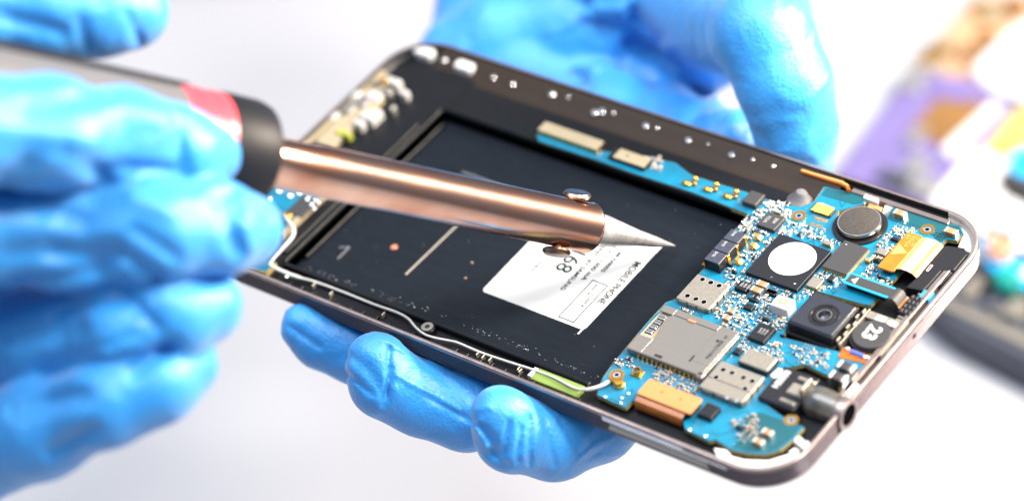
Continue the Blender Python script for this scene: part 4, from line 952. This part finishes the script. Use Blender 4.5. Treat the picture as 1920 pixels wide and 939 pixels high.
lcr = [cz(850, 120, 1040, 68, 69, 0.22, 0.34), cz(1040, 68, 1180, 78, 69, 0.22, 0.37), cz(1180, 78, 1260, 120, 69.5, 0.22, 0.41), cz(1260, 120, 1320, 180, 69.5, 0.20, 0.42), cz(880, 95, 1040, 30, 69, 0.22, 0.27, -1), cz(1040, 30, 1180, 20, 69, 0.24, 0.24, -1),
       cz(900, 60, 1010, 10, 69, 0.22, 0.24), cz(950, 140, 1140, 110, 69, 0.24, 0.24, -1), cz(1000, 165, 1100, 160, 69, 0.16, 0.17), cz(1372, 150, 1400, 110, 68.5, 0.18, 0.29), cz(1365, 200, 1372, 150, 68.5, 0.16, 0.26), cz(1330, 60, 1390, 12, 69, 0.19, 0.24), cz(1390, 12, 1480, 20, 69, 0.19, 0.20),
       cz(1180, 20, 1240, 80, 69, 0.19, 0.27), cz(1290, 0, 1320, 50, 69, 0.19, 0.20), cz(1450, 190, 1490, 240, 68, 0.16, 0.14), cz(1320, 90, 1420, 85, 68.5, 0.20, 0.17, -1), cz(1440, 250, 1500, 270, 68, 0.14, 0.10),
       # creases of the fingertips in front
       cz(730, 650, 726, 740, 61.8, .05, .10), cz(690, 690, 725, 745, 61.8, .12, .07), cz(655, 665, 690, 690, 62, .14, .07), cz(742, 700, 860, 770, 61.5, .06, .06, -1), cz(760, 640, 840, 720, 61.5, .08, .05),
       cz(955, 790, 945, 850, 60.2, .05, .10), cz(978, 800, 970, 865, 60.2, .05, .09), cz(993, 780, 993, 870, 60.2, .05, .10), cz(905, 800, 935, 850, 60.3, .12, .08), cz(888, 770, 920, 760, 60.5, .08, .05, -1), cz(920, 845, 950, 872, 60.2, .10, .08), cz(1050, 790, 1080, 850, 60, .05, .06), cz(1085, 780, 1120, 850, 60, .05, .05),
       cz(700, 625, 760, 660, 61.8, .05, .05, -1), cz(735, 690, 720, 760, 61.6, .05, .08), cz(650, 700, 700, 740, 62, .06, .06), cz(1020, 790, 1040, 870, 60.2, .05, .06), cz(890, 800, 915, 840, 60.4, .05, .07, -1), cz(800, 740, 900, 800, 61.5, .06, .06),
       cz(540, 610, 600, 650, 63, .08, .08), cz(530, 590, 525, 620, 63, .06, .06)]
lh = thing('person', (7, 6, -3), 'left hand in blue glove holding the opened phone from below', 'hand')
skin('gloved_hand', lc, lcr, .05, lh, k=.16, wr=.05)

# ================================================================= lab coat behind
m = MB(); vs = []; fs = []; NU, NV = 46, 30
A_, B_ = np.array(PD(330, -900, 96)), np.array(PD(420, 700, 112))
ud = (B_ - A_); ul = np.linalg.norm(ud); ud /= ul; rt = R[0] - ud * (R[0] @ ud); rt /= np.linalg.norm(rt); fr = -R[2]
ring = 96
for i in range(NU + 1):
    t = i / NU; c = A_ + ud * ul * t
    for j in range(ring):
        th = 2 * math.pi * j / ring; rr = 13.0 + 1.0 * math.sin(th * 5 + t * 4) + .6 * math.sin(th * 9 - t * 7) + .4 * math.sin(t * 22 + th * 2)
        vs.append(c + rt * math.cos(th) * rr * 1.15 + fr * math.sin(th) * rr * .6)
for i in range(NU):
    for j in range(ring): k = (j + 1) % ring; fs.append((i * ring + j, i * ring + k, (i + 1) * ring + k, (i + 1) * ring + j))
m.add(vs, fs); co = m.build('lab_coat', 'coat_cloth', None, smooth=80)
tag(co, 'white lab coat cloth out of focus behind the phone, upper left', 'lab coat')

# ================================================================= things lying on the table, far out of focus
TZ = -14.0
def flat(root, name, pts, h0, h1, material, ch=.04):
    m = MB(); m.slab([tuple(PZ(a, b, TZ + h1)[:2]) for a, b in pts], TZ + h0, TZ + h1, ch); return m.build(name, material, root)
def bg(name, p, label, cat, group=None): return thing(name, tuple(PZ(*p, TZ)), label, cat, group)
r1 = bg('phone_back_frame', (1730, 240), 'violet phone frame with brown film and white strip, on the table', 'phone part')
flat(r1, 'frame_plate', [(1562, 330), (1700, 140), (1722, 122), (1750, 130), (1890, 185), (1900, 200), (1760, 372), (1730, 386), (1640, 352)], 0, .5, 'violet_metal')
flat(r1, 'brown_film', [(1700, 245), (1775, 165), (1850, 195), (1785, 280)], .5, .56, 'brown_film', .01)
flat(r1, 'white_strip', [(1765, 278), (1862, 188), (1880, 196), (1784, 294)], .5, .62, 'white_plastic', .02)
r2 = bg('bare_circuit_board', (1760, 60), 'pale peach circuit board with brown spots lying beyond the violet frame', 'circuit board')
b2 = flat(r2, 'board', [(1680, 180), (1700, 130), (1830, -10), (1990, -10), (1930, 60), (1850, 130), (1790, 165), (1730, 150)], .0, .3, 'peach_board')
for a, b, s in [(1815, 92, 18), (1850, 78, 16), (1900, 5, 26), (1830, 150, 18), (1775, 85, 10)]:
    flat(r2, 'brown_component', [(a - s, b), (a, b - s * .7), (a + s, b), (a, b + s * .7)], .3, .6, 'brown_film')
r3 = bg('white_plastic_part', (1890, 110), 'white moulded plastic part beside the peach circuit board, top right', 'plastic part')
flat(r3, 'plate', [(1820, 125), (1900, 45), (1990, 0), (2000, 180), (1925, 185), (1850, 160)], .1, .7, 'white_plastic', .1)
r4 = bg('white_plastic_part', (1800, 350), 'large white plastic part right of the violet frame, above the phone corner', 'plastic part')
flat(r4, 'plate', [(1740, 380), (1800, 300), (1840, 270), (1885, 300), (1880, 360), (1990, 410), (1990, 470), (1850, 440), (1790, 420)], .0, .6, 'white_plastic', .1)
r5 = bg('flat_cable_scrap', (1890, 250), 'yellow and blue cable scrap at the right edge of the picture', 'cable')
flat(r5, 'yellow_end', [(1830, 290), (1870, 240), (1895, 205), (1990, 210), (1990, 270), (1900, 270)], .0, .35, 'yellow_film', .02)
flat(r5, 'blue_end', [(1895, 290), (1930, 275), (1990, 290), (1990, 345), (1900, 330)], .0, .3, 'blue_edge', .02)
flat(r5, 'dark_end', [(1868, 335), (1886, 318), (1990, 352), (1990, 395)], .3, .8, 'chip_grey', .02)
r6 = bg('dismantled_phone', (1900, 560), 'dark grey phone body with turquoise board, lying out of focus at the right edge', 'phone')
flat(r6, 'body', [(1730, 560), (1810, 470), (2060, 590), (2060, 800), (1960, 700), (1790, 610)], .0, 1.0, 'grey_metal', .15)
flat(r6, 'inner_tray', [(1800, 530), (1850, 480), (2060, 580), (2060, 640)], 1.0, 1.05, 'chip_black', .01)
flat(r6, 'board', [(1830, 440), (1870, 415), (2060, 480), (2060, 590), (1900, 530), (1855, 500)], 1.05, 1.25, 'blue_edge', .02)
flat(r6, 'copper_coil', [(1850, 440), (1875, 430), (1900, 445), (1905, 465), (1880, 485), (1852, 475)], 1.25, 1.5, 'salmon', .1)
flat(r6, 'turquoise_cap', [(1860, 510), (1875, 495), (1905, 500), (1915, 520), (1900, 535), (1872, 530)], 1.25, 1.7, 'turquoise', .1)
flat(r6, 'side_trim', [(1742, 560), (1752, 548), (2060, 690), (2060, 715)], 1.0, 1.1, 'shield_metal', .01)

# small blurred parts on the far boards
rb = random.Random(21)
def bits(root, quad, n, z, mats, s0=.15, s1=.45):
    a, b, c, d = [PZ(*q, TZ + z) for q in quad]
    for i in range(n):
        u, v = rb.random(), rb.random(); p = (a * (1 - u) + b * u) * (1 - v) + (d * (1 - u) + c * u) * v
        sx, sy, h = rb.uniform(s0, s1), rb.uniform(s0, s1), rb.uniform(.06, .2)
        m = MB(); m.box(p[0] - sx, p[0] + sx, p[1] - sy, p[1] + sy, TZ + z - .02, TZ + z + h, .02, .04); m.build('component', rb.choice(mats), root)
bits(r1, [(1605, 330), (1690, 225), (1770, 300), (1730, 370)], 10, .5, ['cap_end', 'chip_grey', 'violet_metal', 'grey_metal'])
bits(r1, [(1700, 150), (1730, 140), (1860, 185), (1830, 195)], 5, .5, ['violet_metal', 'cap_end'])
bits(r2, [(1720, 130), (1830, 10), (1900, 20), (1800, 140)], 9, .3, ['brown_film', 'foam_tan', 'white_plastic', 'gold'])
bits(r6, [(1850, 450), (1880, 430), (1990, 480), (1970, 540)], 9, 1.25, ['shield_metal', 'chip_grey', 'gold', 'white_plastic'])
bits(r6, [(1810, 540), (1840, 510), (1980, 590), (1960, 640)], 6, 1.05, ['chip_black', 'shield_metal', 'grey_metal'])
